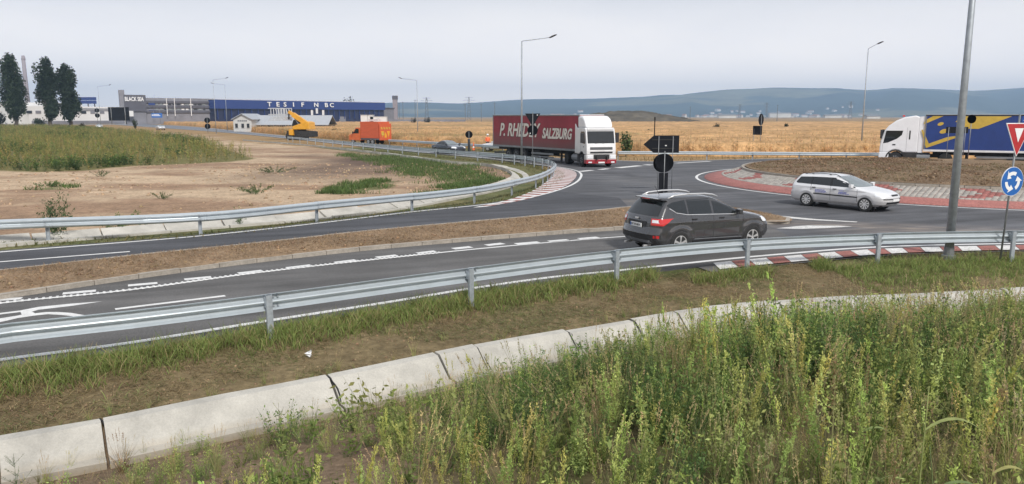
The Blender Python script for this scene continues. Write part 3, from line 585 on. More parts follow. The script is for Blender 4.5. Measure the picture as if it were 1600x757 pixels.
post(s, 0, -.04, 4.2, .03); MB().prism([(-.62, 4.12), (.62, 4.12), (.0, 3.05)], .0, .03).build('triangle_panel', M['signback'], s, bevel=.01); round_sign(s, .01, 2.78, .42)
for x, z in ((.38, 4.0), (-.2, 2.55)): MB().box((x, -.01, z), (.09, .012, .06)).build('sticker', M['signwhite'], s)
s = thing('keep_sign', 'back of a round sign over a narrow board beside the dark sedan', 'road sign', at(733, 243), R(5))
post(s, 0, -.05, 2.4, .025); round_sign(s, 0, 2.08, .37); MB().box((0, .01, .95), (.26, .02, 1.4)).build('board', M['signback'], s)
s = thing('double_round_sign', 'pair of dark round signs one above the other by the far road', 'road sign', at(325, 208), R(10))
post(s, 0, -.06, 3.7, .05); round_sign(s, 0, 2.95, .66); round_sign(s, 0, 1.55, .66)
s = thing('double_round_sign', 'pair of small dark round signs in front of the white factory', 'road sign', at_d(153, 192, 240), R(10))
post(s, 0, -.06, 4.6, .05); round_sign(s, 0, 3.7, .7); round_sign(s, 0, 2.2, .7)
# give way + roundabout arrows, front towards the camera
s = thing('yield_sign', 'red give way triangle over a blue roundabout disc on a thin leaning post', 'road sign', at(1563, 404), R(18))
MB().tube([(0, 0, -.1), (.17, 0, 3.95)], .026, 8).build('post', M['grey'], s, smooth=True)
YX, YZ = .13, 3.42; y0 = -.05
def tri(r, dz=0): return [(YX - r * .866 * .92, YZ + r * .5 + dz), (YX + r * .866 * .92, YZ + r * .5 + dz), (YX, YZ - r * 1.02 + dz)]
MB().prism(tri(.60), y0, y0 + .02).build('triangle_panel', M['signwhite'], s, bevel=.006)
MB().prism(tri(.555), y0 - .004, y0 - .001).build('red_border', M['signred'], s)
MB().prism([(YX - .14, YZ + .13), (YX + .14, YZ + .13), (YX, YZ - .16)] if 0 else [(YX - .16, YZ + .16), (YX + .16, YZ + .16), (YX, YZ - .22)], y0 - .008, y0 - .005).build('white_centre', M['signwhite'], s)
DX, DZ, DR = .085, 2.14, .40
MB().lathe([(DR, y0), (DR, y0 + .02)], (DX, 0, DZ), 'y', 36).build('disc_panel', M['signwhite'], s)
MB().lathe([(DR - .012, y0 - .004), (DR - .012, y0 - .001)], (DX, 0, DZ), 'y', 36).build('blue_face', M['signblue'], s)
for k in range(3):
    a0 = R(62 + 120 * k); pts = []; ri, ro = .175, .27      # curved arrow
    for t in np.linspace(0, 1, 8): pts.append((ro, a0 + t * R(62)))
    pts += [(.345, a0 + R(60)), (.21, a0 + R(100)), (.10, a0 + R(60))]
    for t in np.linspace(1, 0, 8): pts.append((ri, a0 + t * R(62)))
    MB().prism([(DX + r * math.cos(a), DZ + r * math.sin(a)) for r, a in pts], y0 - .008, y0 - .005).build('arrow', M['signwhite'], s)
s = thing('give_way_sign', 'edge-on round sign over a small dark board at the cornfield railing', 'road sign', at(1187, 240), R(48))
post(s, 0, 0, 4.0, .03); post(s, 0, .75, 2.6, .03); disc(s, 'sign_panel', 0, .03, 3.55, .62, 'signback'); MB().box((0, .38, 2.42), (.05, 1.0, .95)).build('board', M['signback'], s)
s = thing('marker_post', 'thin dark post rising behind the arrow sign at the field railing', 'post', at_d(1022, 230, 76), 0)
MB().tube([(0, 0, -.1), (0, 0, 2.9)], .05, 8).build('post', M['signback'], s); MB().box((0, 0, 2.75), (.14, .05, .3)).build('reflector', M['chassis'], s)
s = thing('chevron_board', 'dark board and black round sign standing before the blue lorry', 'road sign', at_d(1491, 252, 57), R(0))
s.location.z = 1.0
for x in (-.63, .6): post(s, x, -.03, 2.1, .025)
MB().box((0, 0, 1.9), (1.62, .03, .46)).build('board', M['signback'], s); post(s, 1.0, .02, 2.7, .03); round_sign(s, 0, 2.7, .32, 1.0)
s = thing('place_name_sign', 'blue road sign with white lettering before the dark grey mall', 'road sign', at_d(246, 193, 330), R(0))
for x in (-1.4, 1.4): post(s, x, .06, 5.0, .08)
MB().box((0, 0, 3.3), (4.6, .06, 1.9)).build('sign_panel', M['signblue'], s); mb = MB()
mb.box((-.2, -.05, 3.7), (2.4, .02, .28)); mb.box((.0, -.05, 3.2), (2.9, .02, .28)); mb.box((-1.8, -.05, 3.4), (.5, .02, .5)); mb.build('lettering', M['signwhite'], s)
s = thing('billboard', 'large black billboard back beyond the weeds before the grey mall', 'billboard', at_d(187, 194, 235), R(0))
for x in (-2.2, 2.0): post(s, x, -.2, 4.9, .1)
MB().box((0, 0, 3.0), (6.2, .25, 4.0)).build('panel', M['signback'], s)
# ================================================================== HILLS, VILLAGE, PYLONS
RIDGE = [(-2600, 176), (-900, 173), (0, 172), (400, 168), (600, 163), (640, 162), (720, 163), (765, 160), (800, 157.5), (900, 155.5), (1000, 153.5), (1038, 150), (1060, 151), (1130, 144.5), (1200, 140), (1300, 140.5), (1350, 143), (1385, 139.5), (1450, 141), (1510, 143.5), (1560, 141), (1600, 138), (1900, 134), (2600, 130), (4200, 140)]
rx = np.array([p[0] for p in RIDGE], float); ry = np.array([p[1] for p in RIDGE], float)
def hill_h(tx, D):
    """height of the hills at tangent tx=x/y and distance D"""
    px = CXP + tx * F_PX
    top = (HOR - np.interp(px, rx, ry)) / F_PX * 5600 + CAM_H
    k = np.clip((D - 3300) / 2300, 0, 1); k = k * k * (3 - 2 * k)
    n = (fbm(tx * 3000, D * .55, 420, 1) - .5) * .42 * np.clip((D - 3200) / 800, 0, 1) * np.clip((5700 - D) / 700, 0, 1)
    spur = .30 * np.clip(.5 - np.abs(fbm(tx * 2600, D * .12, 300, 3) - .5) * 3, 0, 1) * np.clip((D - 3500) / 600, 0, 1) * np.clip((5500 - D) / 900, 0, 1)
    return np.where(D > 5600, top * np.clip(1 - (D - 5600) / 2500, 0, 1), top * np.clip(k * .85 + .15 * k + n * .6 + spur, 0, .985 + .015 * (D > 5500)))
tx = np.linspace(-2.6, 2.6, 420); Ds = np.r_[np.linspace(2900, 5600, 70), 5800, 6200, 6450]
TX, DD = np.meshgrid(tx, Ds); HZ = hill_h(TX, DD) - 2 * (DD < 3000)
w_ = np.clip((DD - 3100) / 500, 0, 1); f1 = fbm(TX * 3000, DD, 260, 0)
hc = np.array((.034, .05, .04)) * (.6 + .8 * f1[..., None]); op = (fbm(TX * 2500, DD, 350, 3) > .64)[..., None]
hc = np.where(op, np.array((.14, .135, .075)), hc); hc = hc * w_[..., None] + np.array((.12, .12, .06)) * (1 - w_[..., None])
ii = np.arange(TX.size).reshape(TX.shape); Q = np.stack([ii[:-1, :-1], ii[:-1, 1:], ii[1:, 1:], ii[1:, :-1]], -1)
npmesh('hills', np.stack([TX * DD, DD, HZ], -1), Q, hc, M['hill'], kind='structure', smooth=True, quads=True)
# low flat land before the village
M['wall_v'] = mat('village_wall', (.62, .60, .56), var=.2, scale=.05); M['roof_v'] = mat('village_roof', (.30, .17, .12), var=.3, scale=.05)
def house_mesh(kind):
    me = bpy.data.meshes.new('house'); w_, d, h, r = [(9, 8, 5, 3), (12, 9, 4, 3.4), (20, 11, 6, 2.4)][kind]
    v = [(-w_ / 2, -d / 2, -3), (w_ / 2, -d / 2, -3), (w_ / 2, d / 2, -3), (-w_ / 2, d / 2, -3), (-w_ / 2, -d / 2, h), (w_ / 2, -d / 2, h), (w_ / 2, d / 2, h), (-w_ / 2, d / 2, h), (-w_ / 2 - .4, 0, h + r), (w_ / 2 + .4, 0, h + r),
         (-w_ / 2 - .5, -d / 2 - .6, h - .3), (w_ / 2 + .5, -d / 2 - .6, h - .3), (w_ / 2 + .5, d / 2 + .6, h - .3), (-w_ / 2 - .5, d / 2 + .6, h - .3)]
    me.from_pydata(v, [], [(0, 1, 5, 4), (1, 2, 6, 5), (2, 3, 7, 6), (3, 0, 4, 7), (4, 8, 7), (5, 6, 9), (10, 11, 9, 8), (12, 13, 8, 9)])
    me.materials.append(M['wall_v']); me.materials.append(M['roof_v'])
    for p in me.polygons[6:]: p.material_index = 1
    return me
hms = [house_mesh(k) for k in range(3)]
for i in range(90):
    px = random.choice([random.gauss(1245, 55), random.gauss(1180, 70), random.uniform(1060, 1380), random.uniform(830, 1380)]); D = random.choice([random.uniform(2500, 3500), random.uniform(3300, 3900)])
    if not 820 < px < 1378: continue
    t = (px - CXP) / F_PX; o = link('village_house', random.choice(hms), None, None, (t * D, D, float(hill_h(np.array(t), np.array(D)))), random.uniform(0, PI)); o.scale = [random.uniform(.9, 1.5)] * 3
    tag(o, 'small pale village house scattered at the foot of the hazy hills', 'house', 'village houses under the hills')
M['shed_w'] = mat('pale_shed', (.55, .54, .50), var=.15, scale=.05)
for i, (px, py, D, wd, hh, lab) in enumerate([(1218, 181, 2400, 66, 13, 'long sunlit pale shed below the village'), (1300, 185, 1900, 40, 6, 'low grey shed by the lamp post leaning at the railing'), (1135, 185.5, 1700, 38, 6, 'low flat shed beyond the cornfield bushes'), (1362, 187, 1300, 22, 4, 'low pale shed nearest the white cab of the blue lorry')]):
    b = thing('shed', lab, 'shed', at_d(px, 186, D)); b.location.z = 0
    MB().box((0, 0, hh / 2), (wd, 14, hh)).build('wall', M['shed_w'], b); MB().prism([(-8, hh), (8, hh), (0, hh + 3)], -wd / 2 - .5, wd / 2 + .5, 'x').build('roof', M['grey'], b)
# spoil heap
V, T = [], []; n = 60
hx = np.linspace(-50, 50, 90); hy = np.linspace(-45, 45, 50); HX, HY = np.meshgrid(hx, hy)
hz = 8.0 * np.clip(1 - (HX / 48) ** 2, 0, 1) ** .7 * np.clip(1 - (HY / 42) ** 2, 0, 1) ** .6 * (.55 + .75 * fbm(HX, HY, 26, 2)) + (fbm(HX, HY, 5, 1) - .5) * 2.2 - .6
c0 = at_d(985, 190, 620); ii = np.arange(HX.size).reshape(HX.shape); Q = np.stack([ii[:-1, :-1], ii[:-1, 1:], ii[1:, 1:], ii[1:, :-1]], -1)
hc = np.array((.115, .098, .072)) * (.6 + .8 * fbm(HX, HY, 9, 3)[..., None])
sp = npmesh('spoil_heap', np.stack([HX + c0.x, HY + c0.y, hz], -1), Q, hc, M['hill'], kind='structure', smooth=True, quads=True)
# pylons: lattice towers and plain poles
M['pylon'] = mat('pylon_steel', (.16, .17, .19), rough=.7, metal=.3)
def pylon(px, D, h, label):
    t = thing('pylon', label, 'pylon', at_d(px, 188, D), random.uniform(-.3, .3), 'pylons across the fields'); t.location.z = 0
    mb = MB(); b, tp = h * .085, h * .018; th = max(.10, D * .00020)
    for sx in (-1, 1):
        for sy in (-1, 1): mb.bar((sx * b, sy * b, 0), (sx * tp, sy * tp, h * .97), th, th)
    for i in range(6):
        z0, z1 = h * i / 6.2, h * (i + 1) / 6.2; b0, b1 = b + (tp - b) * i / 6, b + (tp - b) * (i + 1) / 6
        for sy in (-1, 1): mb.bar((-b0, sy * b0, z0), (b1, sy * b1, z1), th * .7, th * .7); mb.bar((b0, sy * b0, z0), (-b1, sy * b1, z1), th * .7, th * .7)
    mb.build('tower', M['pylon'], t)
    for z, wd in ((.72, .20), (.83, .26), (.94, .17)):
        mb = MB(); mb.bar((-h * wd, 0, h * z), (h * wd, 0, h * z), th, th); mb.bar((-h * wd, 0, h * z), (0, 0, h * z + h * .04), th * .7, th * .7); mb.bar((h * wd, 0, h * z), (0, 0, h * z + h * .04), th * .7, th * .7); mb.build('crossarm', M['pylon'], t)
def pole(px, D, h, label, wd=1.0):
    t = thing('power_pole', label, 'power pole', at_d(px, 188, D), 0, 'power poles across the fields'); t.location.z = 0
    MB().tube([(0, 0, -.2), (0, 0, h)], [max(.16, D * .0004), max(.11, D * .0003)], 6).build('pole', M['pylon'], t); MB().bar((-wd, 0, h - .6), (wd, 0, h - .6), .14, .14).build('crossarm', M['pylon'], t)
for px, D, h, l in [(667, 820, 24, 'lattice pylon behind the dark pines'), (733, 800, 24, 'lattice pylon over the open field between the pines and the red lorry'), (1155, 1500, 27, 'lattice pylon standing beyond the edge-on sign'), (1197, 1250, 26, 'dark lattice pylon in front of the long pale shed'), (1328, 1150, 26, 'lattice pylon close to the leaning lamp post')]: pylon(px, D, h, l)
for px, D, h, l in [(624, 520, 13, 'power pole beside the grey silo tower'), (630, 430, 12, 'power pole next to the end of the blue hall'), (649, 480, 14, 'power pole close behind the lamp post'), (752, 520, 12, 'power pole with crossarm behind the round sign'), (773, 460, 12, 'power pole above the tail of the red lorry'), (1078, 900, 15, 'power pole beyond the spoil heap'), (1214, 620, 13, 'thin power pole in the cornfield past the edge-on sign'), (727, 380, 10, 'short white post at the end of the low grey wall')]: pole(px, D, h, l)
# ================================================================== BUILDINGS
M['hallblue'] = mat('blue_cladding', (.018, .045, .19), rough=.5, var=.06, scale=.3, stretch=(8, 8, .1)); M['hallnavy'] = mat('navy_cladding', (.012, .018, .06), rough=.5, var=.1, scale=.3)
M['mallgrey'] = mat('mall_grey', (.085, .085, .105), rough=.7, var=.12, scale=.2); M['mallgrey2'] = mat('mall_grey_light', (.20, .20, .225), rough=.7, var=.15, scale=.3)
M['roofpale'] = mat('pale_roof', (.52, .53, .55), rough=.6, var=.08, scale=.1); M['win'] = mat('dark_window', (.02, .024, .03), rough=.15, var=.1)
M['chim'] = mat('chimney_concrete', (.28, .25, .27), var=.12, scale=.03, rough=.9); M['facwhite'] = mat('factory_white', (.66, .66, .66), rough=.7, var=.12, scale=.05)
M['roofgrey'] = mat('grey_sheet_roof', (.36, .38, .41), rough=.5, var=.08, scale=1, stretch=(6, .2, 1)); M['housew'] = mat('white_render', (.50, .50, .49), rough=.8, var=.06)
def text(name, body, size, m, parent, loc, rot, shear=0, offset=.0, extr=.01, sx=1.0):
    cu = bpy.data.curves.new(name, 'FONT'); cu.body = body; cu.size = size; cu.shear = shear; cu.offset = offset; cu.extrude = extr; cu.resolution_u = 3; cu.align_x = 'CENTER'; cu.align_y = 'CENTER'
    o = bpy.data.objects.new(name, cu); COL.objects.link(o); bpy.context.view_layer.update()
    me = bpy.data.meshes.new_from_object(o.evaluated_get(bpy.context.evaluated_depsgraph_get())); bpy.data.objects.remove(o); me.materials.clear()
    t = link(name, me, m, parent); t.location = loc; t.rotation_euler = rot; t.scale = (sx, 1, 1); return t
def px2m(n, D): return n * D / F_PX
def facade(name, label, cat, pl, dl, pr, dr):
    """a building placed by the two ends of its front: local x runs along the front, y into the depth"""
    A, B = at_d(pl, 190, dl), at_d(pr, 190, dr); A.z = B.z = 0; u = (B - A).normalized(); t = thing(name, label, cat, A, math.atan2(u.y, u.x))
    def sx(px): k = (px - CXP) / F_PX; return (A.x - k * A.y) / (k * u.y - u.x)
    def zz(py, px): return CAM_H + (HOR - py) / F_PX * (A.y + u.y * sx(px))
    return t, sx, zz, (B - A).length
hall, sx, zz, W_ = facade('blue_hall', 'long low blue warehouse hall with spaced white roof lettering', 'warehouse', 336, 395, 600, 490)
HT = zz(156.5, 336); MB().box((W_ / 2, 15, HT * .32), (W_, 30, HT * .64)).build('wall', M['hallnavy'], hall); MB().box((W_ / 2, 14.4, HT * .815), (W_ + .6, 31, HT * .37)).build('fascia', M['hallblue'], hall); MB().box((W_ / 2, 15, HT + .2), (W_ + 1, 31.5, .45)).build('roof', M['roofpale'], hall)
for ch, px in (('T', 424), ('E', 437), ('S', 448), ('I', 461), ('F', 475), ('N', 496), ('B', 511.5), ('C', 520)): text('lettering', ch, 3.3, M['signwhite'], hall, (sx(px), -1.6, HT * .83), (PI / 2, 0, 0), offset=.06, extr=.1, sx=1.35)
mb = MB(); [mb.box((1.5 + i * 4.0, -.4, HT * .4), (.25, .5, HT * .42)) for i in range(int(W_ / 4))]; mb.build('cladding_rib', M['hallblue'], hall)['kind'] = 'stuff'
for i in range(6): MB().box((16 + i * 17, -.15, 1.9), (5, .3, 3.6)).build('loading_door', M['mallgrey2'], hall)
an, sx, zz, W_ = facade('hall_annex', 'pale flat-roofed annex sticking out past the end of the blue hall', 'building', 601, 500, 616, 515)
MB().box((W_ / 2, 8, zz(170, 605) / 2), (W_, 16, zz(170, 605))).build('wall', M['mallgrey2'], an); MB().box((W_ / 2, 8, zz(169.5, 605)), (W_ + 1, 17, .6)).build('roof', M['mallgrey'], an)
mall, sx, zz, W_ = facade('shopping_mall', 'dark grey mall with white BLACK SEA lettering on its corner block', 'shopping mall', 196, 374, 334, 398)
s1, s2 = sx(237), W_; h1 = zz(154.5, 280); MB().box(((s1 + s2) / 2, 8.6, h1 / 2), (s2 - s1, 16, h1)).build('wall', M['mallgrey2'], mall)
h2 = zz(149.5, 215); MB().box((s1 / 2, 4, h2 * .72), (s1, 9, h2 * .56)).build('corner_block', M['mallgrey'], mall); MB().box((s1 / 2 + .2, 4.6, h2 * .22), (s1 - .8, 9, h2 * .44)).build('lower_front', M['mallgrey2'], mall)
MB().box((sx(201), .9, zz(142, 200) / 2 + 3), (sx(205) - sx(197), 2.2, zz(142, 200) - 6)).build('sign_tower', M['mallgrey2'], mall)
text('lettering', 'BLACK SEA', 2.7, M['signwhite'], mall, (sx(219), -.75, zz(156.3, 219)), (PI / 2, 0, 0), offset=.06, extr=.1, sx=.62)
for py in (160.5, 167.5, 175): MB().box(((s1 + s2) / 2, .3, zz(py, 285)), (s2 - s1, .7, px2m(3.4, 375))).build('facade_band', M['mallgrey'], mall)
for i in range(12):
    for py in (164, 171.5): MB().box((sx(254 + i * 6.6), .55, zz(py, 285)), (px2m(random.uniform(3, 6), 400), .2, px2m(2.2, 375))).build('window', random.choice([M['win'], M['facwhite'], M['glass_light'], M['win']]), mall)
for py in (163.5, 174): MB().box((sx(246), .2, zz(py, 246)), (px2m(9, 400), .3, px2m(3, 375))).build('banner', M['hallblue'], mall)
for px in (268, 280, 305): MB().box((sx(px), -1.2, zz(168, px)), (.3, .3, px2m(28, 375))).build('flagpole', M['facwhite'], mall)
MB().box((sx(209), -2.5, zz(178, 209)), (sx(215) - sx(203), .4, px2m(9, 350))).build('hoarding', M['facwhite'], mall)
f_, sx, zz, W_ = facade('white_factory', 'long white factory building behind the poplars', 'factory', 46, 330, 197, 372)
h1 = zz(167, 120); MB().box((W_ / 2, 12, h1 / 2), (W_, 24, h1)).build('wall', M['facwhite'], f_); MB().box((sx(90), 16, zz(161, 90) / 2), (sx(150) - sx(46), 20, zz(161, 90))).build('hall_block', M['facwhite'], f_); MB().box((sx(150), 24, zz(163, 150) / 2), (sx(178) - sx(120), 12, zz(163, 150))).build('rear_block', M['facwhite'], f_)
for i in range(10): MB().box((sx(56 + i * 14), -.08, zz(176, 120)), (px2m(8, 350), .2, 1.2)).build('window', M['mallgrey2'] if i % 3 else M['win'], f_)
for py in (170.5, 173): MB().box((W_ * .62, -.15, zz(py, 140)), (W_ * .7, .2, .35)).build('facade_band', M['mallgrey2'], f_)
MB().box((W_ / 2, -.2, 1.2), (W_ * .96, .3, 1.4)).build('plinth', M['mallgrey2'], f_)
D = 460; b_ = thing('rooftop_board', 'blue gridded advertising board on the white factory roof', 'billboard', at_d(137, 165, D), 0)
zc = CAM_H + (HOR - 158) * D / F_PX; b_.location.z = zc
for ix in range(4):
    for iz in range(2): MB().box((px2m(-10.5 + ix * 7, D), 0, px2m(2.6 - iz * 5.2, D)), (px2m(6.6, D), .3, px2m(4.8, D))).build('panel', M['hallblue'], b_)
for x in (-10, 0, 10): MB().box((px2m(x, D), .6, px2m(-12, D)), (.5, .5, px2m(20, D))).build('support', M['mallgrey'], b_)
D = 900; ch = thing('factory_chimney', 'tall tapering concrete chimney between the poplars', 'chimney', at_d(46, 188, D), 0); ch.location.z = 0
MB().tube([(0, 0, 0), (0, 0, 36), (0, 0, (182 - 91) * D / F_PX + 4)], [3.1, 2.4, 1.9], 14).build('shaft', M['chim'], ch, smooth=True); MB().lathe([(2.2, 0), (2.2, 2.0), (1.7, 2.0)], (0, 0, (182 - 92) * D / F_PX), 'z', 14).build('crown_ring', M['chim'], ch)
D = 640; ch = thing('silo_tower', 'grey concrete tower beyond the end of the blue hall', 'tower', at_d(618, 188, D), 0); ch.location.z = 0
MB().box((0, 0, 9), (3.6, 3.6, 18)).build('shaft', M['chim'], ch); MB().box((0, 0, 19), (4.2, 4.2, 3)).build('cap', M['mallgrey'], ch)
# white cottage and long sheds in the field
D = 200; cot = thing('cottage', 'white gabled cottage in the cornfield with dark windows', 'house', at_d(379, 198, D), R(0)); cot.location.z = 0
w2 = px2m(28, D) / 2; hz_, ht_ = CAM_H + (HOR - 185) * D / F_PX, CAM_H + (HOR - 179.5) * D / F_PX
MB().prism([(-w2, -.2), (w2, -.2), (w2, hz_ - .2), (0, ht_), (-w2, hz_ - .2)], 0, 12).build('wall', M['housew'], cot)
for sgn in (-1, 1):
    MB().add([(sgn * (w2 + .4), -.5, hz_ - .4), (0, -.5, ht_ + .12), (0, 12.4, ht_ + .12), (sgn * (w2 + .4), 12.4, hz_ - .4), (sgn * (w2 + .4), -.5, hz_ - .25), (0, -.5, ht_ + .27), (0, 12.4, ht_ + .27), (sgn * (w2 + .4), 12.4, hz_ - .25)], [(0, 1, 2, 3), (4, 5, 6, 7), (0, 1, 5, 4), (3, 2, 6, 7), (0, 3, 7, 4)]).build('roof', M['roofgrey'], cot)
for x in (-1.5, .1, 1.5): f = MB().box((x, -.05, 1.5), (.9, .12, 1.3)).build('window', M['housew'], cot); MB().box((x, -.13, 1.5), (.66, .06, 1.06)).build('pane', M['win'], f)
for i in range(5): MB().box((-1.0 + i * .5, -.04, 2.75), (.3, .1, .3)).build('vent', M['mallgrey'], cot)
sh = thing('long_shed', 'long low shed with a pale grey sheet roof beside the white cottage', 'shed', at_d(452, 198, D + 4), 0); sh.location.z = 0
w3 = px2m(122, D) / 2; MB().box((0, 4.5, .8), (2 * w3, 8, 2.0)).build('wall', M['win'], sh)
MB().prism([(-.6, 1.75), (4.4, ht_ - .15), (9.4, 1.75), (9.4, 1.6), (4.4, ht_ - .3), (-.6, 1.6)], -w3 - .3, w3 + .3, 'x').build('roof', M['roofgrey'], sh)
for i in range(12): MB().box((-w3 + .8 + i * 1.65, .43, .95), (.22, .12, 1.7)).build('wall_post', M['grey'], sh)
for px in (482, 490, 500): MB().box((px2m(px - 452, D), 4.4, ht_ + .5 + (.5 if px == 490 else 0)), (.5, .5, 1.4)).build('roof_vent', M['facwhite'], sh)
for px, wd in ((570, 2.5), (580, 2.0), (592, 6)):
    t = thing('site_cabin', {570: 'small white cabin beside the blue hall', 580: 'narrow white hut by the hall end', 592: 'wide white site cabin with a flat roof above the orange truck'}[px], 'cabin', at_d(px, 190, 290), 0); t.location.z = 0
    MB().box((0, 0, 2.0), (wd, 2.5, 4.6 if px != 592 else 3.4)).build('wall', M['facwhite'], t); MB().box((0, 0, 4.38 if px != 592 else 3.8), (wd + .3, 2.8, .15)).build('roof', M['roofgrey'], t)
t = thing('boundary_wall', 'low blue-grey wall crossing the field beyond the far road', 'wall', at_d(660, 190, 420), 0); t.location.z = 0; MB().box((0, 0, 1.2), (px2m(132, 420), .4, 2.0)).build('wall_face', M['mallgrey2'], t)
# ================================================================== TREES
LQ = RNG.random((400, 3))
def leaf_cloud(centres, radii, n, size, base, cvar=.35, top=None):
    """leaf-sized faces spread through overlapping clumps"""
    k = len(centres); C0 = np.asarray(centres, float); R0 = np.asarray(radii, float).reshape(k, -1)
    if R0.shape[1] == 1: R0 = np.repeat(R0, 3, 1)
    i = RNG.choice(k, n, p=(R0.prod(1) ** .67) / (R0.prod(1) ** .67).sum()); u = RNG.normal(size=(n, 3)); u /= np.linalg.norm(u, axis=1)[:, None]
    p = C0[i] + u * R0[i] * (RNG.random(n) ** .4)[:, None]
    a = RNG.normal(size=(n, 3)); a /= np.linalg.norm(a, axis=1)[:, None]; b = np.cross(a, RNG.normal(size=(n, 3))); b /= np.linalg.norm(b, axis=1)[:, None]
    s = size * (.6 + .8 * RNG.random(n))[:, None]
    V = np.stack([p - a * s, p - b * s * .6, p + a * s, p + b * s * .6], 1).reshape(-1, 3); q = np.arange(n) * 4
    T = np.stack([q, q + 1, q + 2, q + 3], -1)
    cb = np.asarray(base) * (1 + cvar * (RNG.random(k)[i] - .5) * 2)[:, None] * (1 + .5 * (RNG.random(n) - .5))[:, None]
    return V, T, np.repeat(cb, 4, 0)
def tree(name, label, loc, h, spread, trunk_h, clumps, n, size, colr, group=None, cat='tree', tr=.25):
    t = thing(name, label, cat, loc, random.uniform(0, 6), group)
    pts = [(0, 0, -.3), (.02 * h, 0, trunk_h * .6), (0, .01 * h, trunk_h), (0, 0, h * .8)]
    mb = MB().tube(pts, [tr * 1.3, tr, tr * .8, tr * .15], 8)
    for i in range(7):
        a = random.uniform(0, 2 * PI); z = trunk_h + (h - trunk_h) * random.uniform(0, .5); q = random.uniform(.4, .8) * spread
        mb.tube([(0, 0, z), (q * .5 * math.cos(a), q * .5 * math.sin(a), z + h * .1), (q * math.cos(a), q * math.sin(a), z + h * .2)], [tr * .4, tr * .25, tr * .08], 5)
    mb.build('trunk', M['bark'], t)
    cs, rs = clumps; V, T, C = leaf_cloud(cs, rs, n, size, colr); npmesh('crown', V, T, C, M['leaf'], t, quads=True)
    return t
def poplar(label, px, D, ytop, wpx, seed):
    h = CAM_H + (HOR - ytop) * D / F_PX; w_ = wpx * D / F_PX / 2; rnd = random.Random(seed); cs, rs = [], []
    for i in range(60):
        f = i / 59; z = h * (.13 + .78 * f); e = w_ * min(1, (f + .10) / .32) ** .6 * (1 - min(1, abs(f - .45) / .60) ** 4); a = rnd.uniform(0, 2 * PI); r = e * rnd.uniform(.12, .78)
        cs.append((r * math.cos(a), r * math.sin(a), z)); q = e * rnd.uniform(.26, .46) + .14; rs.append((q, q, q * rnd.uniform(1.6, 2.6)))
    cs.append((0, 0, h * .935)); rs.append((w_ * .38, w_ * .38, h * .05))
    t = tree('poplar_tree', label, at_d(px, 188, D), h, w_ * .8, h * .14, (cs, rs), 9000, .36, (.042, .066, .036), 'columnar poplars', tr=.55); t.location.z = 0
poplar('broad dark poplar standing alone to the one side of the chimney', 23, 260, 84, 41, 1)
poplar('tallest of the two poplars that touch', 79, 265, 90, 36, 2); poplar('narrower shorter poplar of the touching pair', 109, 268, 100, 31, 3)
def bush(label, px, py, D, wpx, hpx, colr, n=700, size=None, name='bush', z=0):
    w_ = wpx * D / F_PX / 2; h = hpx * D / F_PX; cs = [(random.uniform(-.6, .6) * w_, random.uniform(-.4, .4) * w_, h * random.uniform(.25, .7)) for _ in range(9)]; rs = [(w_ * random.uniform(.3, .55), w_ * .45, h * random.uniform(.25, .38)) for _ in range(9)]
    loc = at_d(px, py, D); loc.z = z; return tree(name, label, loc, h, w_ * .5, h * .25, (cs, rs), n, size or max(.12, w_ * .09), colr, None, 'bush' if name == 'bush' else 'tree', tr=max(.03, w_ * .05))
bush('rounded green bush at the field edge by the yellow crane', 523, 205, 150, 26, 14, (.04, .055, .03)); bush('dark bush beside the billboard', 211, 195, 235, 10, 16, (.045, .06, .025)); bush('reddish shrub between the poplars and the billboard', 128, 193, 250, 14, 9, (.07, .06, .03))
bush('small dark shrub in the middle of the cornfield', 1119, 205, 196, 14, 15, (.03, .045, .025)); bush('small shrub by the field track past the edge-on sign', 1228, 210, 196, 9, 14, (.03, .045, .025))
bush('leafy shrub behind the mirror of the red lorry', 978, 225, 76, 22, 42, (.09, .12, .045), n=330, size=.16); bush('round tree before the white factory', 61, 188, 300, 21, 14, (.03, .05, .025), name='tree'); bush('wide dark tree clump at the picture edge by the broad poplar', -4, 188, 280, 30, 26, (.025, .04, .028), name='tree'); bush('dark shrub at the far field track by the white cab', 1374, 212, 190, 10, 8, (.03, .04, .025))
bush('thin shrub behind the point of the arrow sign', 1013, 212, 150, 8, 12, (.06, .07, .03))
for i, (px, yt, wd) in enumerate([(646, 176, 9), (667, 177, 11)]): bush(['dark pine beside the lamp post in the field', 'second dark pine below the pylon'][i], px, 190, 330, wd, 190 - yt, (.015, .025, .018), name='pine_tree')
bush('broad tree rising behind the blue hall roof', 543, 190, 520, 28, 41, (.05, .055, .05), name='tree', n=900)
for i, (px, yt, wd) in enumerate([(198, 156, 13), (233, 149, 6), (244, 148, 6), (251, 150, 5), (257, 149, 5), (263, 150, 5), (275, 150, 6), (316, 153, 5), (214, 150, 6)]):
    o = bush('dark tree showing over the grey mall roof', px, 190, 520, wd, 192 - yt, (.035, .04, .04), n=500, name='tree'); o['group'] = 'trees behind the grey mall'
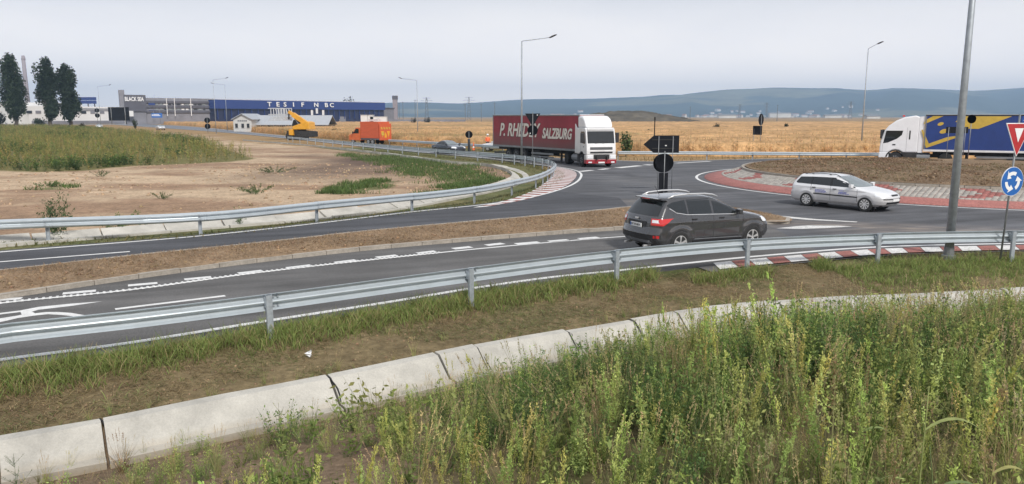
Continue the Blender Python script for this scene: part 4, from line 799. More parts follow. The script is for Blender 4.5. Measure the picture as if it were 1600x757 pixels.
# ================================================================== CARS
class Body:
    """car body as a stack of plan-view rings: rear/front profile, half-width and corner length by height"""
    def __init__(s, d): s.d = d; s.z0, s.z1 = d['xr'][0][0], d['xr'][-1][0]
    def g(s, k, z): a = s.d[k]; return np.interp(z, [p[0] for p in a], [p[1] for p in a])
    def side(s, x, z):
        xr, xf, w_ = s.g('xr', z), s.g('xf', z), s.g('w', z); L = xf - xr; rf, rr = min(s.g('rf', z), L * .45), min(s.g('rr', z), L * .45); n = 2.6
        x = min(max(x, xr + 1e-4), xf - 1e-4); y = w_ * (1 - .018 * (x / 2) ** 2)
        if x > xf - rf: y *= (1 - ((x - xf + rf) / rf) ** n) ** (1 / n)
        if x < xr + rr: y *= (1 - ((xr + rr - x) / rr) ** n) ** (1 / n)
        for ax in s.d['axles']:
            q = math.hypot(x - ax, z - s.d['wr']) - s.d['arch'] - .03
            if z < .95: y += s.d.get('flare', .02) * math.exp(-(q / .06) ** 2) * min(1, max(0, (.95 - z) / .15))
        if 'crease' in s.d:
            zc = s.d['crease'] + .03 * (-x) / 2; y += .012 * math.exp(-((z - zc) / .035) ** 2) * (abs(x) < 1.9)
        return y
    def front(s, y, z, rear=False):
        xr, xf, w_ = s.g('xr', z), s.g('xf', z), s.g('w', z); L = xf - xr; n = 2.6; q = min(abs(y) / max(w_, .01), .999)
        if rear: rr = min(s.g('rr', z), L * .45); return xr + rr - rr * (1 - q ** n) ** (1 / n)
        rf = min(s.g('rf', z), L * .45); return xf - rf + rf * (1 - q ** n) ** (1 / n)
    def half(s, z, ns=56, nc=12):
        xr, xf, w_ = s.g('xr', z), s.g('xf', z), s.g('w', z); L = xf - xr; rf, rr = min(s.g('rf', z), L * .45), min(s.g('rr', z), L * .45)
        P = [(s.front(w_ * math.sin(t), z, True), w_ * math.sin(t)) for t in np.linspace(0, PI / 2 * .93, nc)]
        x0 = P[-1][0]; x1 = s.front(w_ * math.sin(PI / 2 * .93), z)
        P = [(x, min(y, s.side(x, z)) if False else y) for x, y in P[:-1]]
        P += [(x, s.side(x, z)) for x in np.linspace(x0, x1, ns)]
        P += [(s.front(w_ * math.sin(t), z), w_ * math.sin(t)) for t in np.linspace(PI / 2 * .93, 0, nc)[1:]]
        return P
    def mesh(s, nz=54):
        zs = np.unique(np.r_[[p[0] for p in s.d['xr']], [p[0] for p in s.d['xf']], np.linspace(s.z0, s.z1, nz)]); zs = zs[np.r_[True, np.diff(zs) > .004]]
        V, F_, k = [], [], 0
        for z in zs:
            h = s.half(z); ring = [(x, y, z) for x, y in h] + [(x, -y, z) for x, y in h[-2:0:-1]]; k = len(ring); V += ring
        for i in range(len(zs) - 1): F_ += [(i * k + j, i * k + (j + 1) % k, (i + 1) * k + (j + 1) % k, (i + 1) * k + j) for j in range(k)]
        F_ += [tuple(range(k))[::-1], tuple(range((len(zs) - 1) * k, len(zs) * k))]
        mb = MB(); mb.add(V, F_); return mb
    def side_patch(s, name, x0, x1, zb, zt, m, par, sgn, off=.004, nx=20, nzz=6):
        fb = lambda x: np.interp(x, [p[0] for p in zb], [p[1] for p in zb]); ft = lambda x: np.interp(x, [p[0] for p in zt], [p[1] for p in zt])
        V, F_ = [], []; X = np.unique(np.r_[np.linspace(x0, x1, nx), [p[0] for p in zb if x0 < p[0] < x1], [p[0] for p in zt if x0 < p[0] < x1]])
        for x in X:
            for t in np.linspace(0, 1, nzz): z = fb(x) + (ft(x) - fb(x)) * t; V.append((x, sgn * (s.side(x, z) + off), z))
        for i in range(len(X) - 1): F_ += [(i * nzz + j, (i + 1) * nzz + j, (i + 1) * nzz + j + 1, i * nzz + j + 1) for j in range(nzz - 1)]
        o = MB().add(V, F_).build(name, m, par, smooth=True); return o
    def end_patch(s, name, z0, z1, yf, m, par, rear=False, off=.006, y0f=None, ny=14, nzz=8):
        V, F_ = [], []
        for z in np.linspace(z0, z1, nzz):
            yl = yf(z); ya = -yl if y0f is None else y0f(z)
            for y in np.linspace(ya, yl, ny): V.append((s.front(y, z, rear) + (-off if rear else off), y, z + off * .6))
        for i in range(nzz - 1): F_ += [(i * ny + j, i * ny + j + 1, (i + 1) * ny + j + 1, (i + 1) * ny + j) for j in range(ny - 1)]
        return MB().add(V, F_).build(name, m, par, smooth=True)
    def wrap(s, name, z0, z1, ystart, xend, m, par, sgn, rear=False, off=.006, n=16, nzz=7):
        """patch that wraps a corner: from y on the end to x on the side"""
        V, F_ = [], []
        for z in np.linspace(z0, z1, nzz):
            h = s.half(z, 60, 30); h = h if rear else h[::-1]; ys, xe = ystart(z), xend(z); pts = []
            for x, y in h:
                if y < ys and (x < 0 if rear else x > 0) and len(pts) == 0 and y < ys: last = (x, y); continue
                if (rear and x > xe) or (not rear and x < xe): break
                pts.append((x, y))
            P = np.array(pts) if len(pts) > 1 else np.array([h[0], h[1]]); d = np.gradient(P, axis=0); d /= np.maximum(np.hypot(d[:, 0], d[:, 1]), 1e-6)[:, None]
            nn = np.c_[-d[:, 1], d[:, 0]] if rear else np.c_[d[:, 1], -d[:, 0]]; nn *= np.sign((nn * P).sum(1))[:, None] + 0; P = P + nn * off
            q = np.r_[0, np.cumsum(np.hypot(*np.diff(P, axis=0).T))]; u = np.linspace(0, q[-1], n)
            V += [(a, sgn * b, z) for a, b in zip(np.interp(u, q, P[:, 0]), np.interp(u, q, P[:, 1]))]
        for i in range(nzz - 1): F_ += [(i * n + j, i * n + j + 1, (i + 1) * n + j + 1, (i + 1) * n + j) for j in range(n - 1)]
        return MB().add(V, F_).build(name, m, par, smooth=True)
def wheel(par, x, y, r, wd, sgn, spokes=5, name='wheel', rimr=.66, rm=None, double=False):
    t = MB().lathe([(r * .62, -wd / 2), (r * .93, -wd / 2), (r, -wd * .36), (r, wd * .36), (r * .93, wd / 2), (r * .62, wd / 2)], (0, 0, 0), 'y', 28).build(name, M['rubber'], par, smooth=False, loc=(x, y, r))
    mb = MB(); ro = r * rimr; f = sgn * wd * .46
    mb.lathe([(ro, f), (ro * .99, f + sgn * .012), (ro * .90, f + sgn * .012), (ro * .87, f - sgn * .05)], (0, 0, 0), 'y', 28)
    mb.lathe([(ro * .24, f - sgn * .03), (ro * .24, f + sgn * .006), (ro * .1, f + sgn * .012)], (0, 0, 0), 'y', 14)
    for k in range(spokes):
        a = 2 * PI * k / spokes + .3
        for da in (-.10, .10):
            c, s_ = math.cos(a + da), math.sin(a + da); mb.bar((ro * .18 * math.cos(a), f - sgn * .012, ro * .18 * math.sin(a)), (ro * .9 * c, f - sgn * .004, ro * .9 * s_), .06 if spokes < 6 else .045, ro * (.16 if spokes < 6 else .15))
    mb.build('rim', rm or M['rim'], t)
    MB().lathe([(ro * .88, f - sgn * .055), (ro * .88, f - sgn * .045)], (0, 0, 0), 'y', 24).build('brake_disc', M['grey' if spokes > 8 else 'chassis'], t)
    return t
def car(name, label, spec, paint, loc, rz, group=None, fine=True, cat='car', gl='glass'):
    B = Body(spec); t = thing(name, label, cat, loc, rz, group); ax = spec['axles']; wr, ar = spec['wr'], spec['arch']; hw = spec['hw']
    me = B.mesh(54 if fine else 34).mesh('body'); cut = MB()
    for x in ax:
        for sg in (-1, 1): cut.lathe([(ar, sg * (hw - .26)), (ar, sg * (hw + .3))], (x, 0, wr), 'y', 40)
    cm = cut.mesh('cut'); co = bpy.data.objects.new('cut', cm); COL.objects.link(co)
    bo = link('body', me, paint, t); md = bo.modifiers.new('b', 'BOOLEAN'); md.operation = 'DIFFERENCE'; md.object = co; md.solver = 'EXACT'
    bpy.context.view_layer.update(); nm = bpy.data.meshes.new_from_object(bo.evaluated_get(bpy.context.evaluated_depsgraph_get())); bo.modifiers.clear(); bo.data = nm; bpy.data.objects.remove(co)
    nm.materials.clear(); nm.materials.append(paint); nm.polygons.foreach_set('use_smooth', [True] * len(nm.polygons))
    try: nm.set_sharp_from_angle(angle=R(38))
    except Exception: pass
    G = M[gl]
    for sg in (-1, 1):
        for k, (x0, x1, zb, zt) in enumerate(spec['windows']): B.side_patch('side_window', x0, x1, zb, zt, M['glass'] if gl == 'glass' else M['glass'], t, sg)
        for (x0, x1, zb, zt, mm, nmn) in spec.get('trim', []): B.side_patch(nmn, x0, x1, zb, zt, M[mm], t, sg, off=.008)
        for x in ax:
            wheel(t, x, sg * (hw - .115), wr, .215, sg, spec.get('spokes', 5))
            MB().lathe([(ar - .004, sg * (hw - .255)), (ar * .3, sg * (hw - .25))], (x, 0, wr), 'y', 24).build('wheel_well', M['black'], t)
        z0, z1, ys, xe = spec['head']; B.wrap('headlight', z0, z1, ys, xe, M['lens'], t, sg)
        for (z0, z1, ys, xe, mm) in spec['tail']: B.wrap('tail_light', z0, z1, ys, xe, M[mm], t, sg, True)
        mx0, mz0 = spec['mirror']; yb = B.side(mx0, mz0); mb = MB().box((mx0, sg * (yb + .11), mz0 + .06), (.13, .21, .15)); mb.bar((mx0, sg * (yb - .03), mz0), (mx0, sg * (yb + .08), mz0 + .03), .05, .05); mb.build('mirror', M[spec.get('mirror_m')] if spec.get('mirror_m') else paint, t, bevel=.03)
        for x in spec.get('handles', []): z = spec['hz'] - .01 * x; MB().box((x, sg * (B.side(x, z) + .018), z), (.17, .035, .035)).build('door_handle', M[spec.get('handle_m', 'black')], t, bevel=.01)
        for x, za, zb_ in spec.get('gaps', []): B.side_patch('door_gap', x - .006, x + .006, [(x - 1, za), (x + 1, za)], [(x - 1, zb_), (x + 1, zb_)], M['black'], t, sg, off=.002, nx=2, nzz=14)
        if 'rails' in spec:
            MB().tube([(x, sg * y, z) for x, y, z in spec['rails']], spec.get('railr', .018), 8).build('roof_rail', M[spec.get('rail_m', 'rim')], t, smooth=True)
    z0, z1, yf = spec['ws']; B.end_patch('windscreen', z0, z1, yf, M[spec.get('ws_m', 'glass')], t)
    z0, z1, yf = spec['rw']; B.end_patch('rear_window', z0, z1, yf, M['glass'], t, True)
    for (nmn, z0, z1, yh, mm, rear) in spec.get('ends', []): B.end_patch(nmn, z0, z1, (lambda z, a=yh: a), M[mm], t, rear, off=.012, nzz=4)
    MB().box((0, 0, spec['z_floor'] + .06), (ax[0] - ax[1] + 1.2, hw * 1.5, .1)).build('underbody', M['chassis'], t)
    return t, B
I = lambda *p: list(p)
SUV = dict(axles=(1.345, -1.345), wr=.345, arch=.40, hw=.915, flare=.03, crease=.93, z_floor=.24,
    xr=[(.26, -2.02), (.34, -2.18), (.46, -2.27), (.62, -2.285), (.70, -2.25), (.80, -2.215), (.95, -2.20), (1.08, -2.16), (1.16, -2.10), (1.35, -1.95), (1.52, -1.79), (1.555, -1.86), (1.60, -1.84), (1.625, -1.70), (1.645, -1.45), (1.66, -1.15), (1.67, -.8)],
    xf=[(.26, 1.98), (.36, 2.18), (.50, 2.24), (.70, 2.22), (.85, 2.12), (.95, 1.98), (1.02, 1.75), (1.08, 1.42), (1.12, 1.15), (1.16, 1.02), (1.35, .62), (1.50, .28), (1.58, .05), (1.62, -.12), (1.645, -.32), (1.66, -.5), (1.67, -.62)],
    w=[(.26, .80), (.34, .875), (.48, .90), (.70, .915), (.92, .912), (1.05, .885), (1.10, .86), (1.35, .765), (1.52, .685), (1.59, .635), (1.625, .57), (1.645, .48), (1.66, .34), (1.67, .1)],
    rf=[(.26, .55), (.6, .5), (.9, .55), (1.05, .7), (1.12, .45), (1.5, .35), (1.67, .3)], rr=[(.26, .35), (.6, .38), (1.05, .30), (1.5, .22), (1.67, .3)],
    windows=[(-1.72, -1.08, [(-1.72, 1.40), (-1.45, 1.22), (-1.08, 1.155)], [(-1.72, 1.43), (-1.5, 1.50), (-1.08, 1.545)]), (-1.02, -.20, [(-1.02, 1.15), (-.20, 1.12)], [(-1.02, 1.545), (-.20, 1.555)]),
             (-.12, .88, [(-.12, 1.115), (.88, 1.085)], [(-.12, 1.555), (.05, 1.535), (.45, 1.35), (.88, 1.105)])],
    trim=[(-1.76, .92, [(-1.76, 1.385), (-1.45, 1.20), (-1.08, 1.135), (.92, 1.062)], [(-1.76, 1.41), (-1.45, 1.215), (-1.08, 1.15), (.92, 1.078)], 'rim', 'window_trim'), (-.92, .90, [(-.92, .27), (.9, .27)], [(-.92, .40), (.9, .36)], 'black', 'sill'), (-.85, .9, [(-.85, .425), (.9, .385)], [(-.85, .45), (.9, .41)], 'skid', 'sill_line')],
    head=(.80, .945, lambda z: .55, lambda z: 1.58 + (.95 - z) * .9),
    tail=[(.875, 1.065, lambda z: .56, lambda z: -1.93 + (z - .875) * 1.9, 'red'), (.95, 1.03, lambda z: .60, lambda z: -2.05, 'lens'), (.52, .60, lambda z: .60, lambda z: -2.06, 'red')],
    mirror=(.72, 1.09), handles=(-.86, .14), hz=1.0, gaps=[(-.16, .42, 1.11), (.95, .5, 1.04), (-.95, .75, 1.14)],
    rails=[(-1.60, .60, 1.60), (-1.4, .60, 1.67), (-.9, .61, 1.70), (-.3, .61, 1.69), (.0, .60, 1.65), (.16, .62, 1.59)], railr=.024,
    ws=(1.17, 1.58, lambda z: .80 - (z - 1.12) * .38), ws_m='glass', rw=(1.13, 1.51, lambda z: .74 - (z - 1.1) * .28), spokes=5,
    ends=[('skid_plate', .33, .44, .62, 'skid', True), ('lower_bumper', .46, .60, .80, 'black', True), ('plate_recess', .80, .96, .42, 'black', True), ('grille', .55, .78, .45, 'black', False), ('bonnet_badge', .80, .83, .08, 'rim', False)])
p1, p2 = at(1052, 399.5), at(1177, 387.0); dr = (p2 - p1).normalized(); lat = Vector((-dr.y, dr.x, 0)); c = (p1 + p2) / 2 + lat * .80
t, B = car('suv', 'dark grey SUV with silver roof rails driving along the near lane', SUV, M['carbon'], (c.x, c.y, .004), math.atan2(dr.y, dr.x), cat='car')
pl = MB().box((-2.245, .0, .845), (.02, .52, .115)).build('number_plate', M['plate'], t); pl.rotation_euler = (0, 0, 0)
text('plate_text', 'NT 04 NKH', .085, M['ink'], pl, (-2.257, 0, .845), (PI / 2, 0, -PI / 2), offset=.002, extr=.001, sx=.95); MB().box((-2.258, .235, .845), (.004, .04, .10)).build('plate_band', M['signblue'], pl)
MB().box((-1.84, 0, 1.585), (.16, 1.06, .03)).build('spoiler', M['carbon'], t, bevel=.01); MB().box((-1.915, 0, 1.575), (.02, .34, .022)).build('brake_light', M['red'], t)
MB().tube([(-1.45, .0, 1.65), (-1.62, .0, 1.92)], .006, 6).build('aerial', M['black'], t); MB().bar((-2.06, .05, 1.17), (-2.02, -.35, 1.19), .02, .03).build('rear_wiper', M['black'], t); MB().box((-2.225, 0, 1.03), (.02, .14, .05)).build('badge', M['rim'], t, bevel=.01)
for y in (.45, -.45): MB().tube([(-2.05, y, .29), (-2.30, y, .28)], .035, 10).build('exhaust', M['rim'], t)
WAG = dict(axles=(1.30, -1.315), wr=.31, arch=.355, hw=.85, flare=.018, crease=.86, z_floor=.22,
    xr=[(.22, -2.05), (.32, -2.2), (.45, -2.23), (.62, -2.22), (.70, -2.17), (.90, -2.16), (1.05, -2.10), (1.2, -1.98), (1.34, -1.86), (1.385, -1.80), (1.41, -1.65), (1.43, -1.35), (1.445, -.9)],
    xf=[(.22, 1.95), (.32, 2.14), (.45, 2.19), (.60, 2.18), (.70, 2.12), (.78, 2.0), (.85, 1.78), (.90, 1.48), (.94, 1.2), (.97, 1.08), (1.12, .72), (1.26, .36), (1.36, .08), (1.40, -.10), (1.425, -.35), (1.445, -.7)],
    w=[(.22, .74), (.32, .815), (.48, .84), (.66, .85), (.82, .845), (.92, .825), (.97, .80), (1.15, .735), (1.32, .655), (1.375, .60), (1.41, .52), (1.43, .40), (1.445, .12)],
    rf=[(.22, .6), (.6, .6), (.85, .7), (.95, .5), (1.3, .35), (1.45, .3)], rr=[(.22, .3), (.6, .3), (1.0, .24), (1.35, .2), (1.45, .3)],
    windows=[(-1.86, -1.14, [(-1.86, 1.04), (-1.80, 1.0), (-1.14, .985)], [(-1.86, 1.06), (-1.70, 1.27), (-1.14, 1.30)]), (-1.10, -.26, [(-1.10, .985), (-.26, .965)], [(-1.10, 1.30), (-.26, 1.315)]), (-.20, .86, [(-.20, .963), (.86, .945)], [(-.20, 1.315), (.05, 1.31), (.40, 1.19), (.86, .955)])],
    trim=[(-.98, .98, [(-.98, .575), (.98, .545)], [(-.98, .625), (.98, .595)], 'black', 'side_moulding'), (-1.14, -1.09, [(-1.2, .98), (0, .98)], [(-1.2, 1.30), (0, 1.30)], 'black', 'pillar'), (-.27, -.19, [(-1.2, .965), (0, .965)], [(-1.2, 1.315), (0, 1.315)], 'black', 'pillar')],
    head=(.655, .80, lambda z: .42, lambda z: 1.62 + (.80 - z) * .6), tail=[(.68, 1.06, lambda z: .64, lambda z: -2.08 + (z - .68) * .25, 'red')],
    mirror=(.72, .96), handles=(-.98, -.02), hz=.85, gaps=[(-.22, .36, .96), (.96, .38, .93), (-1.12, .72, .98)],
    rails=[(-1.6, .56, 1.37), (-1.45, .56, 1.43), (-.8, .57, 1.455), (-.15, .56, 1.445), (.05, .56, 1.37)], railr=.016, rail_m='black',
    ws=(.985, 1.375, lambda z: .74 - (z - .95) * .42), ws_m='glass_light', rw=(1.0, 1.34, lambda z: .66 - (z - 1) * .3), spokes=9,
    ends=[('grille', .66, .72, .26, 'black', False), ('lower_grille', .30, .42, .56, 'black', False), ('bumper_strip', .52, .56, .70, 'black', False), ('bumper_strip', .50, .55, .74, 'black', True)])
p1, p2 = at(1258, 322), at(1355, 331.5); dr = (p2 - p1).normalized(); lat = Vector((-dr.y, dr.x, 0)); c = (p1 + p2) / 2 + lat * .74
t, B = car('estate_car', 'silver estate car with blue door lettering rounding the island', WAG, M['silver'], (c.x, c.y, .004), math.atan2(dr.y, dr.x))
MB().box((2.19, 0, .50), (.02, .5, .11)).build('number_plate', M['plate'], t); M['decal'] = mat('blue_decal', (.20, .22, .52), rough=.5, var=.3, scale=12)
for x, bd, sz in ((-.72, 'TAXI', .19), (.42, 'AUTO', .17)): pass
for x0, rows in ((-.88, ((0, .50, .02), (.045, .46, .035), (.10, .42, .03))), (.18, ((0, .46, .03), (.05, .34, .05), (.12, .2, .03)))):
    mb = MB()
    for dz, ln, hh in rows:
        x = x0
        while x < x0 + ln: q = random.uniform(.03, .06); z = .67 + dz; mb.box((x, -(B.side(x, z) + .004), z), (q, .006, hh)); x += q + .018
    mb.build('door_lettering', M['decal'], t)
for x in (-1.2, -.4): MB().box((x, -.56, 1.435), (.07, .05, .04)).build('rail_foot', M['black'], t)
for y in (-.15, .3): MB().bar((1.02, y, .985), (.80, y + .42, 1.06), .02, .025).build('wiper', M['black'], t)
SED = dict(WAG); SED.update(
    xr=[(.22, -2.05), (.32, -2.2), (.45, -2.25), (.62, -2.25), (.80, -2.2), (.90, -2.1), (.94, -1.75), (.97, -1.55), (1.15, -1.25), (1.3, -.95), (1.36, -.7), (1.40, -.45)],
    xf=[(.22, 1.95), (.32, 2.14), (.45, 2.19), (.60, 2.18), (.70, 2.12), (.78, 1.95), (.85, 1.6), (.90, 1.2), (.94, 1.0), (1.12, .62), (1.26, .26), (1.34, .02), (1.38, -.15), (1.40, -.35)],
    w=[(.22, .74), (.32, .83), (.48, .86), (.66, .87), (.82, .86), (.92, .83), (.97, .78), (1.15, .69), (1.30, .60), (1.36, .5), (1.40, .15)], hw=.86,
    rf=[(.22, .6), (.6, .6), (.85, .6), (.95, .45), (1.40, .2)], rr=[(.22, .4), (.6, .4), (1.0, .3), (1.40, .2)],
    windows=[(-1.30, -.28, [(-1.3, 1.0), (-.28, .965)], [(-1.3, 1.02), (-.95, 1.24), (-.28, 1.31)]), (-.22, .80, [(-.22, .963), (.8, .945)], [(-.22, 1.31), (.0, 1.29), (.8, .955)])],
    trim=[], tail=[(.70, .86, lambda z: .5, lambda z: -1.98, 'red')], rw=(.985, 1.33, lambda z: .62 - (z - 1) * .5), ws=(.985, 1.35, lambda z: .70 - (z - .95) * .42), ws_m='glass_light', spokes=7, gaps=[])
del SED['rails']
RD = Vector((.525, -.85, 0)); RA = math.atan2(-.85, .525)
q = at(704, 241); car('sedan', 'dark blue sedan coming down the far road ahead of the lorry tail', SED, M['navy'], (q.x - .2, q.y + .6, .004), RA + .12, fine=False, gl='glass')
q = at(772, 236.5); car('sedan', 'silver sedan half hidden by the tail of the red lorry', SED, M['silver'], (q.x + .7, q.y + .6, .004), PI - .25, fine=False)
q = at_d(251, 203, 226); car('sedan', 'silver sedan far up the road beyond the tall weeds', SED, M['silver'], (q.x, q.y, .004), RA + .1, fine=False)
q = at_d(155, 196, 250); car('sedan', 'pale sedan in front of the factory by the small double sign', SED, M['white2'], (q.x, q.y, .004), RA - .2, fine=False)
# ================================================================== LORRIES
def truck_wheel(par, x, y, r, wd, sg): return wheel(par, x, y, r, wd, sg, spokes=8, rimr=.56, rm=M['grey'])
def trailer(t, cur, Lt=13.6, frame='grey', roof='white'):
    MB().box((-Lt / 2, 0, 2.62), (Lt, 2.54, 2.72)).build('curtain', M[cur], t, bevel=.02)
    for y in (-1.275, 1.275): MB().box((-Lt / 2, y, 1.19), (Lt + .02, .05, .16)).build('side_rail', M[frame], t); MB().box((-Lt / 2, y, 3.97), (Lt + .02, .05, .09)).build('top_rail', M['chassis'] if cur == 'blue' else M[frame], t)
    MB().box((-Lt / 2, 0, 4.0), (Lt, 2.5, .06)).build('roof', M[roof], t)
    for x in (-.03, -Lt + .03):
        for y in (-1.25, 1.25): MB().box((x, y, 2.62), (.09, .09, 2.8)).build('corner_post', M['grey'], t)
    MB().box((-Lt - .02, 0, 2.6), (.05, 2.4, 2.7)).build('rear_door', M['roofgrey'], t)
    for y in (-.5, .5): MB().box((-Lt / 2 - .4, y, .98), (Lt - .6, .14, .28)).build('chassis_beam', M['chassis'], t)
    mb = MB(); [mb.box((-.8 - i * .62, sg * 1.262, 2.55), (.012, .02, 2.55)) for i in range(0, 20) for sg in (-1, 1)]; mb.build('curtain_strap', M[cur], t)['kind'] = 'stuff'
    for x in (-8.3, -9.6, -10.9):
        for sg in (-1, 1): truck_wheel(t, x, sg * 1.03, .5, .38, sg)
        MB().tube([(x, -.9, .5), (x, .9, .5)], .07, 8).build('axle', M['chassis'], t)
    for sg in (-1, 1):
        MB().box((-3.1, sg * .75, .62), (.14, .14, .9)).build('landing_leg', M['chassis'], t); MB().box((-5.4, sg * 1.15, .72), (3.4, .06, .16)).build('side_guard', M['grey'], t); MB().box((-5.4, sg * 1.15, .45), (3.4, .06, .12)).build('side_guard', M['grey'], t)
        MB().box((-9.6, sg * 1.05, 1.06), (3.9, .42, .04)).build('mudguard', M['chassis'], t)
    MB().box((-6.6, .0, .72), (1.4, 2.1, .5)).build('pallet_box', M['chassis'], t, bevel=.02); MB().box((-Lt + .05, 0, .5), (.08, 2.3, .14)).build('rear_bumper', M['grey'], t)
def tractor(t, m, prof, xa, fenders=True):
    MB().box((.6, -.42, .72), (5.2, .1, .26)).build('frame_rail', M['chassis'], t); MB().box((.6, .42, .72), (5.2, .1, .26)).build('frame_rail', M['chassis'], t)
    for sg in (-1, 1):
        truck_wheel(t, xa, sg * 1.04, .5, .32, sg); truck_wheel(t, xa - 3.6, sg * .95, .5, .56, sg)
        MB().tube([(xa - 2.5, sg * .85, .62), (xa - 1.1, sg * .85, .62)], .33, 14).build('fuel_tank', M['grey'], t)
    MB().tube([(xa, -.9, .5), (xa, .9, .5)], .08, 8).build('axle', M['chassis'], t)
def arc_pts(cx, cz, r, a0, a1, n=9): return [(cx + r * math.cos(a), cz + r * math.sin(a)) for a in np.linspace(R(a0), R(a1), n)]
# ---- red curtain-sided lorry, facing the roundabout
tr = at(906, 262.5); hd = Vector((.525, -.851, 0)); lt = Vector((.851, .525, 0))
org = Vector((5.35, 61.9, 0)) + lt * 1.27      # ground below the trailer front
t = thing('semi_truck', 'articulated lorry with dark red curtain trailer and white cab', 'lorry', (org.x, org.y, .006), math.atan2(hd.y, hd.x))
trailer(t, 'curtain'); n_tr = set(t.children); tractor(t, 'white', None, 1.75)
for nm_, m_, dy, of in (('lettering_edge', 'lettersh', -1.2765, .085), ('lettering', 'letter', -1.282, .04)):
    text(nm_, 'P. RHEDEY', 1.62, M[m_], t, (-9.15, dy, 2.62), (PI / 2, 0, 0), shear=.28, offset=of, extr=.002, sx=.86); text(nm_, 'SALZBURG', 1.18, M[m_], t, (-3.15, dy, 2.42), (PI / 2, 0, 0), shear=.28, offset=of, extr=.002, sx=.74)
xa = 1.75
cabp = [(.55, .95), (.55, 3.0), (2.40, 3.02), (2.60, 2.88), (2.86, 1.78), (2.92, 1.25), (2.92, .98), (2.42, .98)] + arc_pts(xa, .5, .66, 48, 132) + [(1.2, .98)]
MB().prism(cabp, -1.2, 1.2).build('cab', M['white'], t, bevel=.05)
MB().prism([(.58, 2.98), (.58, 3.86), (.95, 3.93), (1.5, 3.9), (1.95, 3.72), (2.25, 3.42), (2.42, 3.02)], -1.12, 1.12).build('roof_fairing', M['white2'], t, bevel=.14)
def front_panel(name, z0, z1, y0, y1, m, off=.012, bev=0, par=None, th=.02):
    xf = lambda z: float(np.interp(z, [.4, 1.25, 1.78, 2.88], [2.92, 2.92, 2.86, 2.60])); a, b = xf(z0) + off, xf(z1) + off
    return MB().add([(a - th, y0, z0), (a - th, y1, z0), (b - th, y1, z1), (b - th, y0, z1), (a, y0, z0), (a, y1, z0), (b, y1, z1), (b, y0, z1)], [(0, 1, 2, 3), (4, 5, 6, 7), (0, 1, 5, 4), (1, 2, 6, 5), (2, 3, 7, 6), (3, 0, 4, 7)]).build(name, M[m], par or t, bevel=bev)
front_panel('windscreen', 1.83, 2.76, -1.1, 1.1, 'glass', bev=.01)
front_panel('grille', 1.34, 1.54, -.92, .92, 'black'); front_panel('grille', 1.06, 1.20, -.92, .92, 'black')
for z in (1.40, 1.47): front_panel('grille_slat', z - .012, z + .012, -.9, .9, 'grey', .022)
MB().prism([(2.42, .42), (2.42, .97), (2.94, .97), (2.97, .42)], -1.22, 1.22).build('bumper', M['white'], t, bevel=.04)
MB().prism([(2.40, .28), (2.40, .60), (2.99, .60), (2.965, .28)], -1.235, 1.235).build('bumper_skirt', M['truckred'], t, bevel=.03)
MB().box((2.98, 0, .80), (.03, 1.3, .34)).build('lower_grille', M['black'], t, bevel=.02)
for sg in (-1, 1):
    MB().box((2.97, sg * .93, .80), (.05, .44, .28)).build('headlight', M['lens'], t, bevel=.03); MB().box((2.985, sg * .93, .39), (.02, .28, .1)).build('fog_light', M['lens'], t)
    MB().prism([(1.62, 1.88), (1.62, 2.72), (2.34, 2.72), (2.55, 1.98), (2.55, 1.80), (2.1, 1.80)], sg * 1.203, sg * 1.212).build('side_window', M['glass'], t)
    MB().box((2.52, sg * 1.44, 2.25), (.16, .28, .78)).build('mirror', M['black'], t, bevel=.04); MB().bar((2.5, sg * 1.18, 2.62), (2.52, sg * 1.42, 2.60), .04, .04).build('mirror_arm', M['black'], t)
    MB().prism(arc_pts(xa, .5, .69, 20, 160) + arc_pts(xa, .5, .60, 160, 20), sg * 1.0, sg * 1.215).build('wheel_arch', M['chassis'], t)
    MB().box((2.2, sg * 1.205, 1.55), (.2, .03, .06)).build('door_handle', M['black'], t); MB().box((1.58, sg * 1.203, 2.0), (.015, .01, 1.9)).build('door_gap', M['grey'], t); MB().box((1.05, sg * 1.06, .62), (.5, .3, .6)).build('battery_box', M['chassis'], t)
    MB().prism([(.5, 1.0), (.12, 1.0), (.12, 3.3), (.5, 3.0)], sg * 1.12, sg * 1.18).build('side_deflector', M['white'], t)
MB().box((2.99, 0, .37), (.02, .52, .11)).build('number_plate', M['plate'], t)
pr = front_panel('badge', 1.24, 1.31, -.3, .3, 'rim')
for y in (-.5, .1): MB().bar((2.89, y, 1.84), (2.86, y + .5, 1.95), .02, .03).build('wiper', M['black'], t)
MB().box((2.64, 0, 2.93), (.10, 2.2, .16)).build('sun_visor', M['white'], t, bevel=.02)
kp_ = Matrix.Translation((-1.0, 0, 0)) @ Matrix.Rotation(R(-17), 4, 'Z') @ Matrix.Translation((1.0, 0, 0))      # the tractor is already steering into the ring
for o in t.children:
    if o not in n_tr and not o.name.startswith('lettering'): o.matrix_basis = kp_ @ o.matrix_basis
